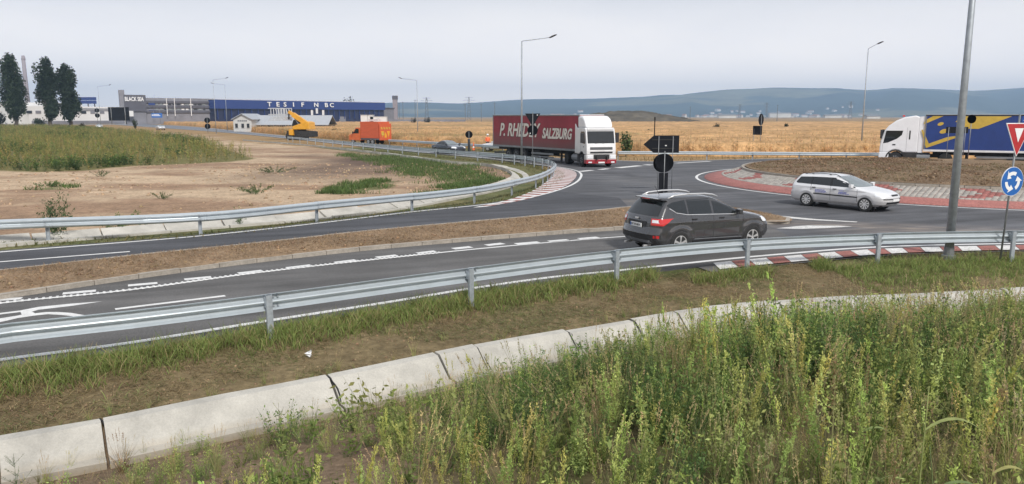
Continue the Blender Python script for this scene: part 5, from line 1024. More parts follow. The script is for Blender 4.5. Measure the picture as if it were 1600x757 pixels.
# ---- blue curtain-sided lorry beyond the island
hd2 = Vector((-.885, .465, 0)); rt2 = Vector((-.465, -.885, 0))      # left side (towards the camera)
org2 = Vector((33.0, 62.0, 0)) - rt2 * 1.27
t = thing('semi_truck', 'articulated lorry with dark blue curtain trailer and yellow B, white cab', 'lorry', (org2.x, org2.y, .006), math.atan2(hd2.y, hd2.x))
trailer(t, 'blue', frame='white'); tractor(t, 'white', None, 2.0)
YS = 1.2765          # the trailer's left side is +y
def cx_(px, py): return (-(px / 6.957 + 1370 - 1438.5) / 20.2, 4.0 - (py / 6.957 + 165 - 178.5) / 18.9)
def pr_(name, pix, m, off=0.0): 
    P = [cx_(*p) for p in pix]; return MB().prism(P, YS + off, YS + off + .003).build(name, M[m], t)
pr_('yellow_print', [(458, 190), (470, 150), (545, 106), (650, 104), (600, 127), (490, 178)], 'yellow'); pr_('yellow_print', [(440, 250), (455, 245), (525, 392), (700, 322), (822, 303), (815, 318), (500, 438)], 'yellow')
def ell(cx, cy, a, b, r, n=16): return [(cx + a * math.cos(q) * math.cos(r) - b * math.sin(q) * math.sin(r), cy + a * math.cos(q) * math.sin(r) + b * math.sin(q) * math.cos(r)) for q in np.linspace(0, 2 * PI, n, endpoint=False)]
pr_('yellow_print', ell(625, 187, 31, 17, -.3), 'yellow'); pr_('yellow_print', ell(661, 262, 42, 22, -.35), 'yellow')
pr_('yellow_print', [(795, 108), (1290, 108), (990, 236), (845, 232), (838, 195), (812, 175), (765, 165), (790, 138)], 'yellow'); pr_('bright_print', ell(1500, 170, 130, 85, .5), 'blue2', .001)
pr_('white_arrow', [(1395, 150), (1415, 132), (1510, 180), (1525, 162), (1542, 205), (1480, 205), (1495, 198)], 'signwhite', .005); pr_('red_print', [(1560, 290), (1680, 260), (1680, 460), (1540, 430)], 'signred', .003); pr_('white_arrow', [(1540, 395), (1605, 365), (1570, 340), (1660, 350), (1620, 420), (1610, 390), (1550, 412)], 'signwhite', .007)
for x in np.arange(-.9, -13, -1.25): MB().box((x, YS + .03, 1.20), (.8, .01, .05)).build('reflector_strip', M['signwhite'], t)
xa = 2.0
cabp = [(.42, 1.0), (.42, 3.86), (.72, 3.95), (1.5, 3.82), (2.1, 3.55), (2.62, 3.14), (2.9, 2.75), (3.14, 1.9), (3.2, 1.25), (3.2, .95), (2.72, .95)] + arc_pts(xa, .5, .7, 42, 138) + [(1.4, 1.0)]
MB().prism(cabp, -1.22, 1.22).build('cab', M['white2'], t, bevel=.09)
MB().prism([(2.5, .35), (2.5, .98), (3.22, .98), (3.24, .35)], -1.23, 1.23).build('bumper', M['white2'], t, bevel=.05); MB().prism([(.45, .55), (.45, .99), (1.38, .99), (1.42, .55)], -1.2, 1.2).build('skirt', M['chassis'], t)
MB().add([(3.205, -1.08, 1.75), (3.205, 1.08, 1.75), (2.93, 1.05, 2.78), (2.93, -1.05, 2.78), (3.17, -1.08, 1.75), (3.17, 1.08, 1.75), (2.9, 1.05, 2.78), (2.9, -1.05, 2.78)], [(0, 1, 2, 3), (4, 5, 6, 7), (0, 1, 5, 4), (1, 2, 6, 5), (2, 3, 7, 6), (3, 0, 4, 7)]).build('windscreen', M['glass'], t)
for sg in (-1, 1):
    MB().prism([(2.95, 1.72), (2.78, 2.74), (1.55, 2.74), (1.62, 2.4), (1.95, 2.1), (2.6, 1.78)], sg * 1.224, sg * 1.232).build('side_window', M['glass'], t); MB().prism([(1.0, 2.05), (1.1, 2.05), (1.1, 2.75), (1.0, 2.75)], sg * 1.223, sg * 1.23).build('rear_slot', M['black'], t)
    MB().prism(arc_pts(xa, .5, .74, 10, 170) + arc_pts(xa, .5, .62, 170, 10), sg * 1.0, sg * 1.24).build('wheel_arch', M['chassis'], t); MB().box((2.15, sg * 1.235, 1.62), (.22, .03, .09)).build('door_handle', M['black'], t)
    MB().box((3.12, sg * 1.45, 2.45), (.16, .26, .7)).build('mirror', M['black'], t, bevel=.04); MB().bar((2.98, sg * 1.2, 2.75), (3.1, sg * 1.42, 2.75), .05, .05).build('mirror_arm', M['black'], t); MB().box((3.22, sg * .95, .75), (.04, .4, .25)).build('headlight', M['lens'], t)
    for x, za, zb in ((1.25, 1.1, 3.0), (2.98, 1.0, 1.7)): MB().box((x, sg * 1.2225, (za + zb) / 2), (.014, .01, zb - za)).build('door_gap', M['grey'], t)
    MB().prism([(.42, 1.0), (.05, 1.0), (.05, 3.9), (.42, 3.86)], sg * 1.14, sg * 1.2).build('side_deflector', M['white2'], t)
MB().box((1.6, 0, 3.92), (.18, .5, .12)).build('beacon', M['red'], t)
# ---- orange works truck with an arrow board on its tail
o_ = at(556, 225.5) + Vector((.9, 1.2, 0)); hd3 = math.atan2(.60, -.80)
t = thing('works_truck', 'orange road works truck with yellow arrow board on its tail', 'truck', (o_.x, o_.y, 0), hd3)
MB().prism([(-.4, .5), (-.4, 2.3), (.55, 2.3), (1.15, 1.55), (1.95, 1.25), (2.05, .5)], -.98, .98).build('cab', M['orange'], t, bevel=.06)
for sg in (-1, 1): MB().prism([(-.1, 1.5), (-.1, 2.15), (.5, 2.15), (1.0, 1.5)], sg * .985, sg * .995).build('side_window', M['glass'], t); MB().box((.95, sg * 1.15, 1.6), (.1, .2, .3)).build('mirror', M['black'], t); [wheel(t, x, sg * .85, .36, .24, sg, 6) for x in (1.2, -2.0, -2.85)]
MB().add([(.60, -.85, 2.24), (.60, .85, 2.24), (1.16, .9, 1.58), (1.16, -.9, 1.58), (.57, -.85, 2.22), (.57, .85, 2.22), (1.13, .9, 1.56), (1.13, -.9, 1.56)], [(0, 1, 2, 3), (4, 5, 6, 7), (0, 1, 5, 4), (1, 2, 6, 5), (2, 3, 7, 6), (3, 0, 4, 7)]).build('windscreen', M['glass'], t)
MB().box((-2.35, 0, 2.0), (3.7, 2.1, 2.3)).build('box_body', M['orange2'], t, bevel=.03); MB().box((-2.35, 0, .74), (3.8, 1.9, .18)).build('chassis_frame', M['grey'], t)
for i in range(5): MB().box((-2.35, -1.06, 1.15 + i * .4), (3.7, .03, .05)).build('side_rib', M['orange'], t)
MB().box((-4.45, 0, 1.75), (.12, 2.25, 2.3)).build('arrow_board', M['orange2'], t, bevel=.02); MB().box((-4.3, 0, 1.0), (.3, 1.6, .3)).build('board_mount', M['chassis'], t)
for k, y in enumerate((-.75, -.25, .25, .75)): MB().prism([(y - .22, 2.1), (y + .05, 2.1), (y + .2, 2.4), (y - .07, 2.4)], -4.53, -4.51, 'x').build('yellow_stripe', M['yellow'], t)
for y in (-.55, .0, .58): MB().prism([(y - .3, 1.85), (y + .3, 1.85), (y, .95)] if y else [(y - .2, .95), (y + .2, .95), (y + .2, 1.3), (y, 1.75), (y - .2, 1.3)], -4.53, -4.51, 'x').build('warning_mark', M['amber'], t)
MB().lathe([(.28, -4.55), (.28, -4.535)], (0, .55, 1.5), 'x', 18).build('round_sign', M['yellow'], t)
mb = MB(); mb.bar((-.6, -.6, 3.2), (-3.6, .3, 3.6), .08, .08); mb.bar((-1.0, .5, 3.2), (-3.8, .2, 3.5), .06, .06); mb.box((-2.6, 0, 3.35), (1.8, .9, .25)); mb.build('roof_load', M['facwhite'], t)
M['basket'] = mat('basket_steel', (.55, .57, .60), rough=.6, metal=.2)
# ---- yellow wheeled crane-excavator carrying a dark cage
o_ = at(468, 219); t = thing('mobile_crane', 'yellow wheeled telescopic handler holding a dark lattice basket', 'crane', (o_.x, o_.y + .8, 0), math.atan2(.3, -1))
for sg in (-1, 1): [truck_wheel(t, x, sg * .95, .62, .45, sg) for x in (1.55, -.35)]
MB().prism([(-2.6, .55), (-2.6, 1.45), (-.4, 1.6), (2.1, 1.5), (2.3, .9), (2.0, .55)], -.75, .75).build('undercarriage', M['chassis'], t, bevel=.05); MB().prism([(.7, .75), (.8, 1.75), (1.5, 1.72), (1.5, .8)], -1.2, 1.2).build('fender', M['amber'], t, bevel=.05)
MB().box((-1.75, 0, .95), (1.8, 2.2, .9)).build('outrigger_box', M['chassis'], t, bevel=.03)
MB().prism([(-2.3, 1.75), (-2.2, 2.9), (-1.6, 3.1), (-.6, 2.7), (.9, 2.25), (.9, 1.7)], -1.0, 1.0).build('engine_cover', M['amber'], t, bevel=.08)
MB().lathe([(.7, 1.5), (.7, 1.75)], (-.3, 0, 0), 'z', 20).build('turntable', M['chassis'], t)
MB().prism([(.35, 1.9), (.35, 3.3), (1.35, 3.3), (1.65, 2.5), (1.55, 1.9)], -1.0, -.1).build('cab', M['black'], t, bevel=.04); MB().prism([(.5, 2.4), (.5, 3.15), (1.2, 3.15), (1.45, 2.4)], -1.012, -1.003).build('cab_window', M['glass_light'], t)
bmx = MB().bar((-1.9, .45, 2.45), (1.0, .45, 4.2), .55, .75); bmx.bar((.4, .45, 3.85), (1.75, .45, 4.65), .42, .5); bmx.build('boom', M['amber'], t, bevel=.03); MB().bar((-.3, .45, 2.2), (1.1, .45, 4.0), .14, .14).build('boom_ram', M['grey'], t)
MB().bar((1.72, .45, 4.6), (1.85, .45, 3.4), .14, .2).build('fork_carriage', M['chassis'], t)
mb = MB()
for z in (3.3, 4.2, 5.2):
    for y in (-.6, 1.5): mb.bar((1.9, y, z), (5.0, y, z), .13, .13)
    for x in (1.9, 5.0): mb.bar((x, -.6, z), (x, 1.5, z), .09, .09)
for x in np.arange(1.9, 5.01, .52):
    for y in (-.6, 1.5): mb.bar((x, y, 3.3), (x, y, 5.2), .10, .11)
for x in np.arange(1.9, 4.6, .52): mb.bar((x, -.6, 3.3), (x + .52, -.6, 5.2), .08, .08)
mb.box((3.45, .45, 3.25), (3.2, 2.2, .12)); mb.box((3.2, .45, 3.55), (2.4, 1.8, .5)); mb.build('basket', M['basket'], t)
# ================================================================== PEOPLE, CONE, LITTER
def skin(name, verts, edges, rad, m, par, lev=2):
    me = bpy.data.meshes.new(name); me.from_pydata(verts, edges, []); o = link(name, me, None, par); o.modifiers.new('skin', 'SKIN')
    for v, r in zip(me.skin_vertices[0].data, rad): v.radius = (r, r)
    me.skin_vertices[0].data[0].use_root = True; s_ = o.modifiers.new('sub', 'SUBSURF'); s_.levels = lev; s_.render_levels = lev
    bpy.context.view_layer.update(); nm = bpy.data.meshes.new_from_object(o.evaluated_get(bpy.context.evaluated_depsgraph_get())); o.modifiers.clear(); o.data = nm; nm.materials.clear(); nm.materials.append(m); nm.polygons.foreach_set('use_smooth', [True] * len(nm.polygons)); return o
q = at_d(762, 232, 91); t = thing('person', 'road worker in orange jacket and pale helmet standing behind the silver sedan', 'person', (q.x, q.y, .0), R(15))
V = [(0, 0, .95), (0, 0, 1.15), (0, 0, 1.38), (0, 0, 1.50), (0, -.01, 1.58), (0, -.02, 1.68), (0, -.01, 1.76)]; E_ = [(i, i + 1) for i in range(6)]; Rr = [.14, .13, .15, .06, .07, .095, .075]
for sg in (-1, 1):
    k = len(V); V += [(sg * .17, 0, 1.42), (sg * .25, .02, 1.16), (sg * .20, -.16, .98), (sg * .17, -.24, .94)]; E_ += [(2, k), (k, k + 1), (k + 1, k + 2), (k + 2, k + 3)]; Rr += [.065, .05, .038, .03]
    for f in range(5):
        j = len(V); dx = (f - 2) * .02 * sg; ln = (.05, .075, .085, .078, .06)[f]; V += [(sg * .17 + dx, -.24 - ln * .6, .935 - .008 * f), (sg * .17 + dx * 1.1, -.24 - ln, .91)]; E_ += [(k + 3, j), (j, j + 1)]; Rr += [.010, .008]
    k = len(V); V += [(sg * .09, 0, .88), (sg * .10, -.01, .48), (sg * .10, .02, .09), (sg * .11, -.13, .05)]; E_ += [(0, k), (k, k + 1), (k + 1, k + 2), (k + 2, k + 3)]; Rr += [.095, .065, .045, .045]
skin('body', V, E_, Rr, M['skin'], t)
skin('jacket', [(0, 0, .86), (0, 0, 1.12), (0, 0, 1.40), (0, 0, 1.47)] + [(s_ * .18, 0, 1.42) for s_ in (-1, 1)] + [(s_ * .255, .02, 1.16) for s_ in (-1, 1)] + [(s_ * .205, -.15, .99) for s_ in (-1, 1)], [(0, 1), (1, 2), (2, 3), (2, 4), (2, 5), (4, 6), (5, 7), (6, 8), (7, 9)], [.175, .17, .185, .085, .09, .09, .072, .072, .058, .058], M['vest'], t)
skin('trousers', [(0, 0, .93)] + [(s_ * .095, 0, .86) for s_ in (-1, 1)] + [(s_ * .10, -.01, .48) for s_ in (-1, 1)] + [(s_ * .10, .02, .1) for s_ in (-1, 1)], [(0, 1), (0, 2), (1, 3), (2, 4), (3, 5), (4, 6)], [.15, .115, .115, .085, .085, .07, .07], M['cloth'], t)
MB().lathe([(.145, 1.72), (.135, 1.75), (.125, 1.80), (.08, 1.86), (.0, 1.875)], (0, -.015, 0), 'z', 16).build('helmet', M['signwhite'], t, smooth=True)
q = at_d(740, 230, 89); t = thing('traffic_cone', 'orange traffic cone behind the railing by the round sign', 'cone', (q.x, q.y, 0), 0)
MB().lathe([(.17, .03), (.03, .95), (.02, .97)], (0, 0, 0), 'z', 14).build('cone_body', M['vest'], t); MB().box((0, 0, .02), (.42, .42, .05)).build('base', M['black'], t); MB().lathe([(.13, .32), (.098, .5)], (0, 0, 0), 'z', 14).build('white_band', M['signwhite'], t)
q = at(484, 556, -.15); mb = MB(); rnd = random.Random(3)
for i in range(14):
    a = rnd.uniform(0, 6.28); r = rnd.uniform(.0, .05); c = Vector((r * math.cos(a), r * math.sin(a), rnd.uniform(.02, .10))); d = [Vector((rnd.uniform(-.06, .06), rnd.uniform(-.06, .06), rnd.uniform(-.05, .06))) for _ in range(3)]
    mb.add([c + e for e in d], [(0, 1, 2)])
b = mb.build('plastic_bag', M['signwhite'], None, loc=(q.x, q.y, float(terr(q.x, q.y)))); tag(b, 'crumpled white plastic scrap lying on the brown verge', 'litter')
# ================================================================== VEGETATION
def blades(P, h, w_, lean, col, tipcol=None, bend=1.6):
    """tapered, bent grass blades at points P (n,3); h, w_, lean arrays; col (n,3)"""
    n = len(P); az = RNG.random(n) * 2 * PI; d = np.c_[np.cos(az), np.sin(az), np.zeros(n)]; az2 = RNG.random(n) * 2 * PI; s = np.c_[np.cos(az2), np.sin(az2), np.zeros(n)]
    V = []; C = []; tipcol = col if tipcol is None else tipcol
    for f, wd in ((0, .9), (.5, .8), (.82, .5)):
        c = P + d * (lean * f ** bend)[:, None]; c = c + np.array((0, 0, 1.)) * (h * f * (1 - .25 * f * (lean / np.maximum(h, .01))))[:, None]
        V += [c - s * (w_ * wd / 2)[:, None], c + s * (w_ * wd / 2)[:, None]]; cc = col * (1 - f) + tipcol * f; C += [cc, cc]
    V.append(P + d * lean[:, None] + np.array((0, 0, 1.)) * (h * (1 - .25 * np.minimum(lean / np.maximum(h, .01), 2)))[:, None]); C.append(tipcol)
    V = np.stack(V, 1); C = np.stack(C, 1); b = np.arange(n) * 7
    T = np.concatenate([np.stack([b + i for i in q], -1) for q in ((0, 1, 3), (0, 3, 2), (2, 3, 5), (2, 5, 4), (4, 5, 6))])
    return V.reshape(-1, 3), T, C.reshape(-1, 3)
class Bag:
    def __init__(s): s.V, s.T, s.C, s.n = [], [], [], 0
    def add(s, V, T, C): s.V.append(V); s.T.append(T + s.n); s.C.append(C); s.n += len(V)
    def build(s, name, m, kind='stuff', parent=None): return npmesh(name, np.concatenate(s.V), np.concatenate(s.T), np.concatenate(s.C), m, parent, kind)
def jit(c, n, v=.3): c = np.asarray(c, float); return c * (1 + v * 2 * (RNG.random((n, 1)) - .5)) * (1 + .12 * (RNG.random((n, 3)) - .5))
def pts3(x, y, up=0.0): return np.c_[x, y, terr(x, y) + up]
def U(n, a=0., b=1.): return a + (b - a) * RNG.random(n)
GREEN, LIME, STRAW, DKG = np.array((.19, .28, .075)), np.array((.45, .51, .16)), np.array((.52, .42, .23)), np.array((.08, .14, .055))
# ---- grass along the near lane
bag = Bag(); nT = 5600; xt = U(nT, -9.5, 18); off = np.abs(RNG.normal(0, .42, nT)) + .2
dens = fbm(xt, off * 0, 1.1, 1) + .25 * (xt < 1) + .22 * (xt > 9) - .12 * ((xt > 2.5) & (xt < 8)); keep = dens > .38 + .25 * RNG.random(nT) * (off > .6); xt, off = xt[keep], off[keep]; off = off * np.where(xt > 8.5, 3.0, np.where(xt > 3, .8, 1.25)) + np.where(xt > 4.1, .80, 0)
yt = edge_y(xt) - off; k = 9; xx = np.repeat(xt, k) + RNG.normal(0, .055, len(xt) * k); yy = np.repeat(yt, k) + RNG.normal(0, .055, len(xt) * k); n = len(xx)
hh = np.repeat(U(len(xt), .14, .42) * np.where(xt > 8, 1.15, np.where(xt > 4, .85, 1)) * (1 - .45 * np.clip(off - 1, 0, 1)), k) * U(n, .5, 1.1); c = np.where((RNG.random(n) < np.where(xx > 7, .12, .28))[:, None], jit((.30, .25, .12), n, .3), jit(GREEN, n, .3) * .42 + jit(LIME, n, .3) * .27)
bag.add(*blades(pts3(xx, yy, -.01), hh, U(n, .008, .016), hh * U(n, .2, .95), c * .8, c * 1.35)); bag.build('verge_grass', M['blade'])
# ---- cut, dried grass lying on the brown verge
bag = Bag(); n = 70000; x = U(n, -9, 18); t_ = RNG.random(n) ** 1.1; y = edge_y(x) - .3 - t_ * (edge_y(x) - ditch_y(x) - .42); keep = fbm(x, y, .8, 2) + .25 * (1 - t_) > .40 + .25 * RNG.random(n); x, y = x[keep], y[keep]; n = len(x)
mixk = (fbm(x, y, 1.0, 4) + .3 * (RNG.random(n) - .5) > .44)[:, None]; c = np.where(mixk, jit((.19, .20, .08), n, .4), jit((.28, .21, .115), n, .45))
bag.add(*blades(pts3(x, y, .004), U(n, .01, .09), U(n, .007, .013), U(n, .06, .24), c)); bag.build('cut_grass_litter', M['blade'])
def short_grass(name, x, y, z, hmax, c, dz=0):
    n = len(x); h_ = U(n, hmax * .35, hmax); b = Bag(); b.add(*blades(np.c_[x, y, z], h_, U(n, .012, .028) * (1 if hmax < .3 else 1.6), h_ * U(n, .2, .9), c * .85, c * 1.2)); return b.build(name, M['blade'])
# strip between the curved railing and the lane, and the verge inside the loop
Lp = LPn[(LPn[:, 0] > -18)]; n = 9000; i = RNG.integers(0, len(Lp), n); Nn = normals2(LPn)[(LPn[:, 0] > -18)]; o = U(n, -.55, .75); x, y = Lp[i, 0] - Nn[i, 0] * o, Lp[i, 1] - Nn[i, 1] * o
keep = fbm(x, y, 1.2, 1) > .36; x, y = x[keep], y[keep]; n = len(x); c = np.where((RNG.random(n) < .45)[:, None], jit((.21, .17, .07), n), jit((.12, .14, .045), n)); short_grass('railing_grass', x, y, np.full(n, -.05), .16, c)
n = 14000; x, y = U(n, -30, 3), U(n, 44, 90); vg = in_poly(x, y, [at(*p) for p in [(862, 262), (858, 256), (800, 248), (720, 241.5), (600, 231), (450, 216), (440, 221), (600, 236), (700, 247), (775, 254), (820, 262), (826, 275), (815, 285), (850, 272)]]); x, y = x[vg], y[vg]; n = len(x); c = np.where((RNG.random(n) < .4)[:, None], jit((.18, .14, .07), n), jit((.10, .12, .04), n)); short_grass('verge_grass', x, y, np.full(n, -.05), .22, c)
xs_, ys_, cs_ = [], [], []
for q in GREENS:
    a = np.array([(p[0], p[1]) for p in q]); n = int(min(36000, 220 * (np.ptp(a[:, 0]) * np.ptp(a[:, 1])))); x, y = U(n, *[a[:, 0].min(), a[:, 0].max()]), U(n, a[:, 1].min(), a[:, 1].max()); jx, jy = (fbm(x, y, 2.2, 1) - .5) * 5 + RNG.normal(0, .3, n), (fbm(x, y, 2.2, 4) - .5) * 7 + RNG.normal(0, .4, n); kp = in_poly(x + jx, y + jy, q) & (fbm(x, y, 1.5, 2) + .2 * RNG.random(n) > .42); xs_.append(x[kp]); ys_.append(y[kp])
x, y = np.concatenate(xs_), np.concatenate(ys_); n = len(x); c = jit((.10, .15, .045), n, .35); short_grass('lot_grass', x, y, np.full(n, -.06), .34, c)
# far-side verge beyond the ring and the far road
n = 9000; i = RNG.integers(0, len(FAR_EDGE), n); Nn = normals2(FAR_EDGE); o = U(n, .2, 3.4); x, y = FAR_EDGE[i, 0] + Nn[i, 0] * o, FAR_EDGE[i, 1] + Nn[i, 1] * o; kp = (y < 150); x, y = x[kp], y[kp]; n = len(x); c = np.where((RNG.random(n) < .6)[:, None], jit((.25, .18, .08), n), jit((.12, .125, .045), n)); short_grass('far_verge_grass', x, y, np.full(n, -.06), .5, c)
# dead mown grass on the median and island
n = 30000; mb_, mt_ = rs_(MBT, 6000), rs_(MT, 6000); i = RNG.integers(0, 6000, n); f = U(n, .08, .92); x, y = mb_[i, 0] * (1 - f) + mt_[i, 0] * f, mb_[i, 1] * (1 - f) + mt_[i, 1] * f; z = .11 + .07 * np.sin(PI * f); c = jit((.30, .21, .125), n, .55)
b = Bag(); b.add(*blades(np.c_[x, y, z], U(n, .02, .11), U(n, .006, .013), U(n, .05, .2), c)); b.build('dead_grass', M['blade'])
n = 26000; a = U(n, R(80), R(330)); r = R_IN * np.sqrt(U(n, .02, .97)); t_ = 1 - r / R_IN; z = Z_IN + .02 + .42 * (1 - (1 - t_) ** 2); x, y = RC[0] + r * np.cos(a), RC[1] + r * np.sin(a); g_ = (fbm(x, y, 2.5, 2) > .56)[:, None]; c = np.where(g_, jit((.15, .13, .06), n, .4), jit((.17, .105, .06), n, .5))
b = Bag(); b.add(*blades(np.c_[x, y, z], U(n, .03, .16), U(n, .012, .03), U(n, .08, .3), c)); b.build('dead_grass', M['blade'])
# ---- clods and stones on the bare earth
def clods(name, x, y, z, smin, smax, base):
    n = len(x); s = smin + (smax - smin) * RNG.random(n) ** 3; o = np.array([(1, 0, 0), (0, 1, 0), (-1, 0, 0), (0, -1, 0), (0, 0, .75), (0, 0, -.5)], float); V = o[None] * s[:, None, None] * (.7 + .6 * RNG.random((n, 6, 1))); a = RNG.random(n) * 6.28; ca, sa = np.cos(a)[:, None], np.sin(a)[:, None]
    V = np.stack([V[..., 0] * ca - V[..., 1] * sa + x[:, None], V[..., 0] * sa + V[..., 1] * ca + y[:, None], V[..., 2] + z[:, None]], -1); q = np.arange(n) * 6
    T = np.concatenate([np.stack([q + i for i in t], -1) for t in ((0, 1, 4), (1, 2, 4), (2, 3, 4), (3, 0, 4), (1, 0, 5), (2, 1, 5), (3, 2, 5), (0, 3, 5))]); return npmesh(name, V.reshape(-1, 3), T, np.repeat(jit(base, n, .35), 6, 0), M['ground'], kind='stuff')
n = 9000; x, y = U(n, -34, 3), U(n, 24, 66); kp = in_poly(x, y, LOT) & ~in_poly(x, y, WEEDS) & (fbm(x, y, 3, 4) + .3 * RNG.random(n) > .62); x, y = x[kp], y[kp]; clods('earth_clods', x, y, np.full(len(x), -.06), .02, .13, (.36, .255, .165))
n = 5200; x = U(n, -9, 18); y = edge_y(x) - .5 - RNG.random(n) * (edge_y(x) - ditch_y(x) - .7); clods('earth_clods', x, y, terr(x, y), .006, .035, (.24, .17, .105))
n = 1500; x = U(n, -8, 13); y = ditch_y(x) - .8 - U(n, 0, 3.2); clods('earth_clods', x, y, terr(x, y), .008, .05, (.22, .155, .10))
n = 2600; mb_, mt_ = rs_(MBT, 6000), rs_(MT, 6000); i = RNG.integers(0, 6000, n); f = U(n, .1, .9); x, y = mb_[i, 0] * (1 - f) + mt_[i, 0] * f, mb_[i, 1] * (1 - f) + mt_[i, 1] * f; clods('earth_clods', x, y, .105 + .07 * np.sin(PI * f), .01, .07, (.25, .17, .105))
n = 4000; a = U(n, R(85), R(330)); r = R_IN * np.sqrt(U(n, .02, .95)); t_ = 1 - r / R_IN; clods('earth_clods', RC[0] + r * np.cos(a), RC[1] + r * np.sin(a), Z_IN + .03 + .42 * (1 - (1 - t_) ** 2), .02, .11, (.22, .15, .095))
# ---- plants of the tall weeds: prototypes as leaf arrays, merged
def leafset(P, D, L_, W_, col):
    """diamond leaves at P along D"""
    n = len(P); D = D / np.linalg.norm(D, axis=1)[:, None]; s = np.cross(D, RNG.normal(size=(n, 3))); s /= np.maximum(np.linalg.norm(s, axis=1), 1e-6)[:, None]; L_ = L_[:, None]; W_ = W_[:, None]
    V = np.stack([P, P + D * L_ * .45 - s * W_ / 2, P + D * L_, P + D * L_ * .45 + s * W_ / 2], 1).reshape(-1, 3); q = np.arange(n) * 4
    return V, np.concatenate([np.stack([q, q + 1, q + 2], -1), np.stack([q, q + 2, q + 3], -1)]), np.repeat(col, 4, 0)
def merge(parts):
    b = Bag(); [b.add(*p) for p in parts]; return np.concatenate(b.V), np.concatenate(b.T), np.concatenate(b.C)
def stem(p0, p1, w_, col):
    p0, p1 = np.asarray(p0, float), np.asarray(p1, float); n = len(p0); s = np.array((1., 0, 0)) * w_; s2 = np.array((0, 1., 0)) * w_
    V = np.stack([p0 - s, p0 + s, p1 + s * .5, p1 - s * .5, p0 - s2, p0 + s2, p1 + s2 * .5, p1 - s2 * .5], 1).reshape(-1, 3); q = np.arange(n) * 8
    return V, np.concatenate([np.stack([q + a for a in t], -1) for t in ((0, 1, 2), (0, 2, 3), (4, 5, 6), (4, 6, 7))]), np.repeat(np.asarray(col, float).reshape(-1, 3) * np.ones((n, 1)), 8, 0)
def plume(nl=200, nb=9, c0=GREEN, c1=LIME, wide=.10, leaf=.035):
    """upright weed with feathery side shoots, height 1"""
    P, D, L_, C = [], [], [], []; bs = [((0, 0, 0), (RNG.normal(0, .05), RNG.normal(0, .05), 1.0))]
    for i in range(nb):
        z = .12 + .72 * RNG.random(); a = RNG.random() * 2 * PI; l = wide * (1.25 - z) * (.7 + .6 * RNG.random()); bs.append(((0, 0, z), (l * math.cos(a), l * math.sin(a), z + .26 * (1.2 - z * .6))))
    lens = np.array([1.4] + [.5] * nb); pr = lens / lens.sum(); ii = RNG.choice(len(bs), nl, p=pr); f = RNG.random(nl) ** .75
    A = np.array([b[0] for b in bs]); B = np.array([b[1] for b in bs]); P = A[ii] + (B - A)[ii] * f[:, None]; dirs = RNG.normal(size=(nl, 3)) * np.array((1, 1, .5)); dirs /= np.linalg.norm(dirs, axis=1)[:, None]; dirs += np.array((0, 0, .75)); tall = P[:, 2]
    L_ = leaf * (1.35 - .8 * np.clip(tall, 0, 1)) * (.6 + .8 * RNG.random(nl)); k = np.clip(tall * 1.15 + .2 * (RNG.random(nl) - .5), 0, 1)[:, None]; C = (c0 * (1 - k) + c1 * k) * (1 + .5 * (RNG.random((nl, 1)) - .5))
    return merge([leafset(P, dirs, L_, L_ * .34, C), stem(A, B, .004, c0 * .9)])
def spike(nl=260, c0=GREEN, c1=LIME, leaf=.028, wide=.045):
    """dense feathery spire: short upright shoots close to one stem, height 1"""
    nb = 22; z = .18 + .72 * RNG.random(nb); a = RNG.random(nb) * 2 * PI; l = wide * (1.5 - z) * (.6 + .8 * RNG.random(nb)); bd = RNG.normal(0, .06, 2)
    ax = lambda q: np.c_[bd[0] * q ** 2, bd[1] * q ** 2, q]; A = ax(z); B = ax(np.minimum(z + .16, 1.0)) + np.c_[l * np.cos(a), l * np.sin(a), 0 * a]; A = np.vstack([A, [(0, 0, .05)]]); B = np.vstack([B, ax(np.array([1.0]))])
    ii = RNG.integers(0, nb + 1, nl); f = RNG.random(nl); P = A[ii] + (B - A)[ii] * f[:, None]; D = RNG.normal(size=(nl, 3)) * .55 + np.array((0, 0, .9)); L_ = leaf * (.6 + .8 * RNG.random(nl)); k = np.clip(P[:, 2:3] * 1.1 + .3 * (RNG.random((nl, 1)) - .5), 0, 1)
    return merge([leafset(P, D, L_, L_ * .45, (c0 * (1 - k) + c1 * k) * (1 + .4 * (RNG.random((nl, 1)) - .5))), stem([(0, 0, 0)], [(0, 0, .3)], .005, c0 * .8)])
def bushy(nl=320, c0=DKG, c1=GREEN, leaf=.05, wide=.42):
    A = np.zeros((14, 3)); a = RNG.random(14) * 2 * PI; r = wide * np.sqrt(RNG.random(14)); B = np.c_[r * np.cos(a), r * np.sin(a), .55 + .45 * RNG.random(14)]; A[:, :2] = B[:, :2] * .15
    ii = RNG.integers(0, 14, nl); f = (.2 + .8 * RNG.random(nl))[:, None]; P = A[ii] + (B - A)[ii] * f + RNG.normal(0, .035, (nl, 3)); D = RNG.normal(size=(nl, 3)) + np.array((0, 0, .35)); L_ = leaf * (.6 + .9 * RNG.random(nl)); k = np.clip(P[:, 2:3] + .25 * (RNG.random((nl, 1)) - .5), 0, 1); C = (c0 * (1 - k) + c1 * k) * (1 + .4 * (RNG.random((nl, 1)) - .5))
    return merge([leafset(P, D, L_, L_ * .42, C), stem(A, B, .004, c0)])
